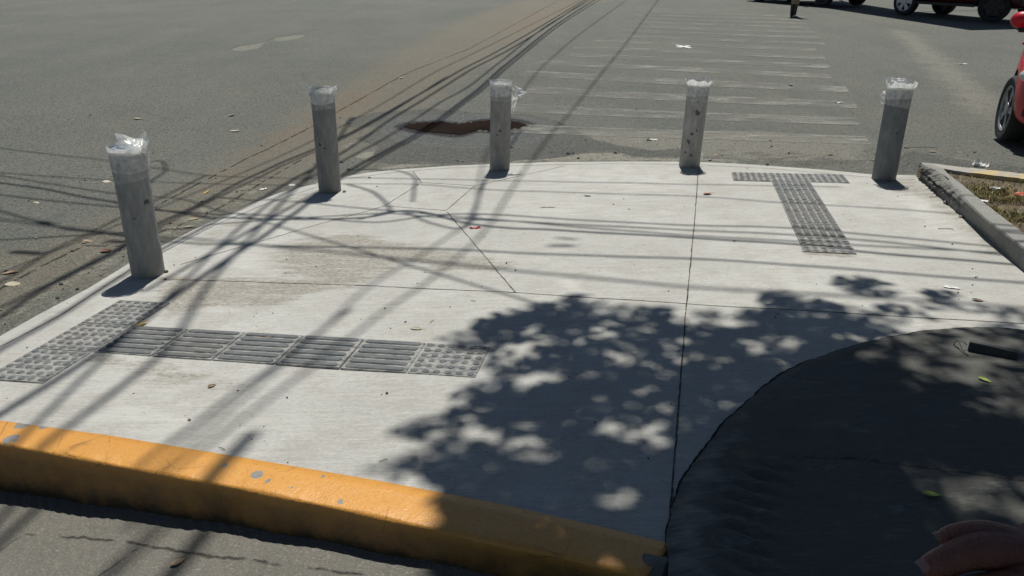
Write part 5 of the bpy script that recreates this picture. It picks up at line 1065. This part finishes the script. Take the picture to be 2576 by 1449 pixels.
for k, (px, py) in enumerate([(2412, 384), (2090, 430-40), (2280, 372), (2345, 383), (2200, 404), (1800, 392), (1000, 548-190)]):
    leaf(px, py, .09, k*0.9, 'tan' if k % 2 else 'brown', ['dry leaf on the wet gutter asphalt by the raw kerb', 'dry leaf on the blotchy asphalt left of the bluish bollard', 'dry leaf on the asphalt right of the bluish bollard', 'dry leaf between the bluish bollard and the raw kerb', 'dry leaf behind the base of the bluish bollard', 'dry leaf beside the dented bollard base', 'dry leaf at the rim of the wet asphalt'][k], 60+k)
N = NT('white_litter'); wl = N.noise(N.obj(), 40, 4); litter_mat = N.done(N.mix(wl, (0.60, 0.61, 0.60), (0.80, 0.80, 0.80)), 0.6, N.bump(wl, 0.6, 0.01))
def scrap(px, py, L, w, seed, label, mat, cat='litter', rot=0.0, h=0.12, fn=None):
    rs = random.Random(seed); n_ = 7; V = []; Fc = []
    for i in range(n_):
        for j in range(n_): V.append((L*(i/(n_-1)-0.5)*(1+rs.gauss(0, .08)), w*(j/(n_-1)-0.5)*(1+rs.gauss(0, .15))*(0.6+0.4*math.sin(math.pi*i/(n_-1))), L*(0.02+h*abs(rs.gauss(0, 0.5)))))
    for i in range(n_-1):
        for j in range(n_-1): Fc.append((i*n_+j, (i+1)*n_+j, (i+1)*n_+j+1, i*n_+j+1))
    o = mesh_obj('litter', V, Fc, mat); o.location = (fn or surf)(px, py); o.rotation_euler = (0, 0, rot); return tag(o, label, cat, 'scraps of litter on the ground')
scrap(2394, 724, .075, .03, 1, 'white scrap of paper on the concrete right of the far tile column', litter_mat, rot=-.5); scrap(2465, 418, .13, .09, 2, 'crumpled white plastic scrap in the gutter before the red car', litter_mat, rot=.2, h=.3); scrap(2423, 162, .16, .05, 3, 'flat white scrap on the asphalt left of the red car', litter_mat, rot=.1)
scrap(1195, 574, .075, .028, 4, 'torn red and white wrapper on the concrete near the slab joint', simple('red_wrapper', (0.55, 0.10, 0.12), 0.4, 0, 120, 0.9), rot=.1); scrap(2110, 259, .10, .05, 5, 'white speck of litter between the two right bollards', litter_mat); scrap(663, 477, .07, .05, 6, 'pale scrap between the cable shadows left of the second bollard', litter_mat, rot=1); scrap(735, 466, .05, .06, 7, 'pale scrap by the pavement edge left of the second bollard', litter_mat, rot=2)
scrap(1640, 349+16-12, .14, .05, 8, 'flattened pale scrap on the dusty asphalt left of the dented bollard', litter_mat, rot=.1); scrap(2510, 475, .12, .03, 9, 'white stick of litter on the soil strip', litter_mat, rot=.05, fn=lambda a, b: gp(a, b, KH-0.01)); scrap(2475, 506, .05, .04, 10, 'white crumb of paper on the soil strip', litter_mat, fn=lambda a, b: gp(a, b, KH-0.01))
scrap(2570, 490, .09, .06, 11, 'orange red scrap on the soil at the right edge', simple('orange_scrap', (0.45, 0.10, 0.05), 0.5), fn=lambda a, b: gp(a, b, KH-0.01)); scrap(2455, 502, .05, .04, 12, 'cream scrap lying among the dry grass', litter_mat, fn=lambda a, b: gp(a, b, KH-0.01))
# white paint splash on the crosswalk
g_ = gr(1720, 118); V = []; n_ = 48; rs = random.Random(4)
for k in range(n_):
    a = k*math.tau/n_; r = 0.19*(0.28+0.72*abs(math.cos(2*(a-0.5)))**1.5)*rs.uniform(0.85, 1.15); V.append((g_.x+r*math.cos(a), g_.y+r*1.5*math.sin(a), 0))
V = [(x, y, zr1(x, y)+0.009) for x, y, z in V]+[(g_.x, g_.y, zr1(g_.x, g_.y)+0.009)]
tag(mesh_obj('paint_splash', V, [(k, (k+1) % n_, n_) for k in range(n_)], simple('white_paint', (0.55, 0.56, 0.55), 0.7, 0, 20, 0.2)), 'white cross shaped paint splash in the middle of the crosswalk', kind='structure')
# pebbles: a few large ones by name, small ones that nothing tells apart
peb = simple('dark_pebble', (0.075, 0.07, 0.062), 0.9, 0, 60, 0.4); pebl = simple('light_pebble', (0.24, 0.225, 0.195), 0.9, 0, 60, 0.3)
def stone(px, py, r, mat, label, seed, flat=0.65, group=None):
    o = rock('pebble', surf(px, py)+Vector((0, 0, r*flat*0.5)), r, mat, flat, seed, 1 if r < 0.012 else 2); return tag(o, label, 'pebble', group)
for k, (px, py, r, mt, lb) in enumerate([(1990, 216, .035, pebl, 'grey stone lying on the crosswalk stripes'), (866, 483, .017, pebl, 'round pebble at the foot of the second bollard'), (1785, 404, .020, pebl, 'square concrete crumb right of the dented bollard'), (1930, 415, .018, peb, 'dark pebble on the rim of the concrete above the far tiles'), (1455, 399, .017, peb, 'dark pebble on the rim of the concrete left of the dented bollard'),
    (418, 700-16, .014, peb, 'pebble against the right foot of the nearest bollard'), (416, 703, .010, peb, 'smaller pebble below the right foot of the nearest bollard'), (1288, 372, .020, peb, 'dark stone on the asphalt right of the bollard by the puddle'), (2379, 541-30, .020, pebl, 'grey crumb near the foot of the raw kerb'), (2416, 547, .016, pebl, 'grey crumb touching the raw kerb'), (860, 409, .02, peb, 'dark stone at the road side of the second bollard'),
    (930, 448, .014, pebl, 'pebble on the corner slab right of the second bollard'), (949, 470, .010, peb, 'tiny pebble on the corner slab'), (1430, 387, .030, peb, 'dark flat bit on the dusty rim of the street'), (1548, 386, .02, peb, 'dark bit on the street left of the dented bollard')]): stone(px, py, r, mt, lb, 200+k)
rs = random.Random(33); npb = 0
while npb < 150:
    px, py = rs.uniform(0, 2560), rs.uniform(405, 1290)
    if not on_edge_side(px, py): continue
    g_ = gp(px, py)
    if inside(np.array([g_.x]), np.array([g_.y]), old_poly)[0] or rs.random() > 0.25+0.75*(py < 800): continue
    stone(px, py, rs.choice([.003, .0035, .004, .005, .007]), peb if rs.random() < .8 else pebl, 'small dark or grey pebble scattered on the pale concrete', 300+npb, 0.7, 'small pebbles on the concrete'); npb += 1
npb = 0
while npb < 120:
    px, py = rs.uniform(0, 2500), rs.uniform(250, 830)
    if on_edge_side(px, py): continue
    g_ = gr(px, py); dd = dist_poly(np.array([g_.x]), np.array([g_.y]), EDGE)[0]
    if rs.random() > math.exp(-dd/1.2): continue
    stone(px, py, rs.choice([.006, .008, .010, .013]), peb if rs.random() < .55 else pebl, 'small pebble or crumb scattered on the dusty asphalt', 600+npb, 0.7, 'small pebbles on the asphalt'); npb += 1
# twigs
tw = simple('dry_twig', (0.14, 0.10, 0.06), 0.9)
def twig(px, py, L, rot, label):
    g_ = surf(px, py)+Vector((0, 0, 0.004)); d = Vector((math.cos(rot), math.sin(rot), GX*math.cos(rot)+GY*math.sin(rot))); n_ = Vector((-d.y, d.x, 0))
    V, Fc = tube_data(spline([g_-d*L/2, g_+n_*L*0.06, g_+d*L/2], 5), [0.0022 if L > 0.06 else 0.0013]*11, 6); tag(mesh_obj('twig', V, Fc, tw, smooth=True), label, 'twig', 'dry twigs')
twig(1378, 523, .10, -.05, 'short straight twig on the middle slab'); twig(558, 1130, .032, -.5, 'short bent twig by the yellow kerb'); twig(1087, 810, .035, 1.1, 'thin upright twig above the near studded tile'); twig(2316, 360+12, .30, -.15, 'long straw in the gutter right of the bluish bollard'); twig(2356, 497, .10, -.1, 'twig on the concrete beside the raw kerb'); twig(2379, 577, .09, -.2, 'rusty twig on the concrete below the raw kerb'); twig(1190, 758, .03, -.5, 'broken twig scrap below the slab joint'); twig(965, 1160, .03, .5, 'pale straw on the near slab')
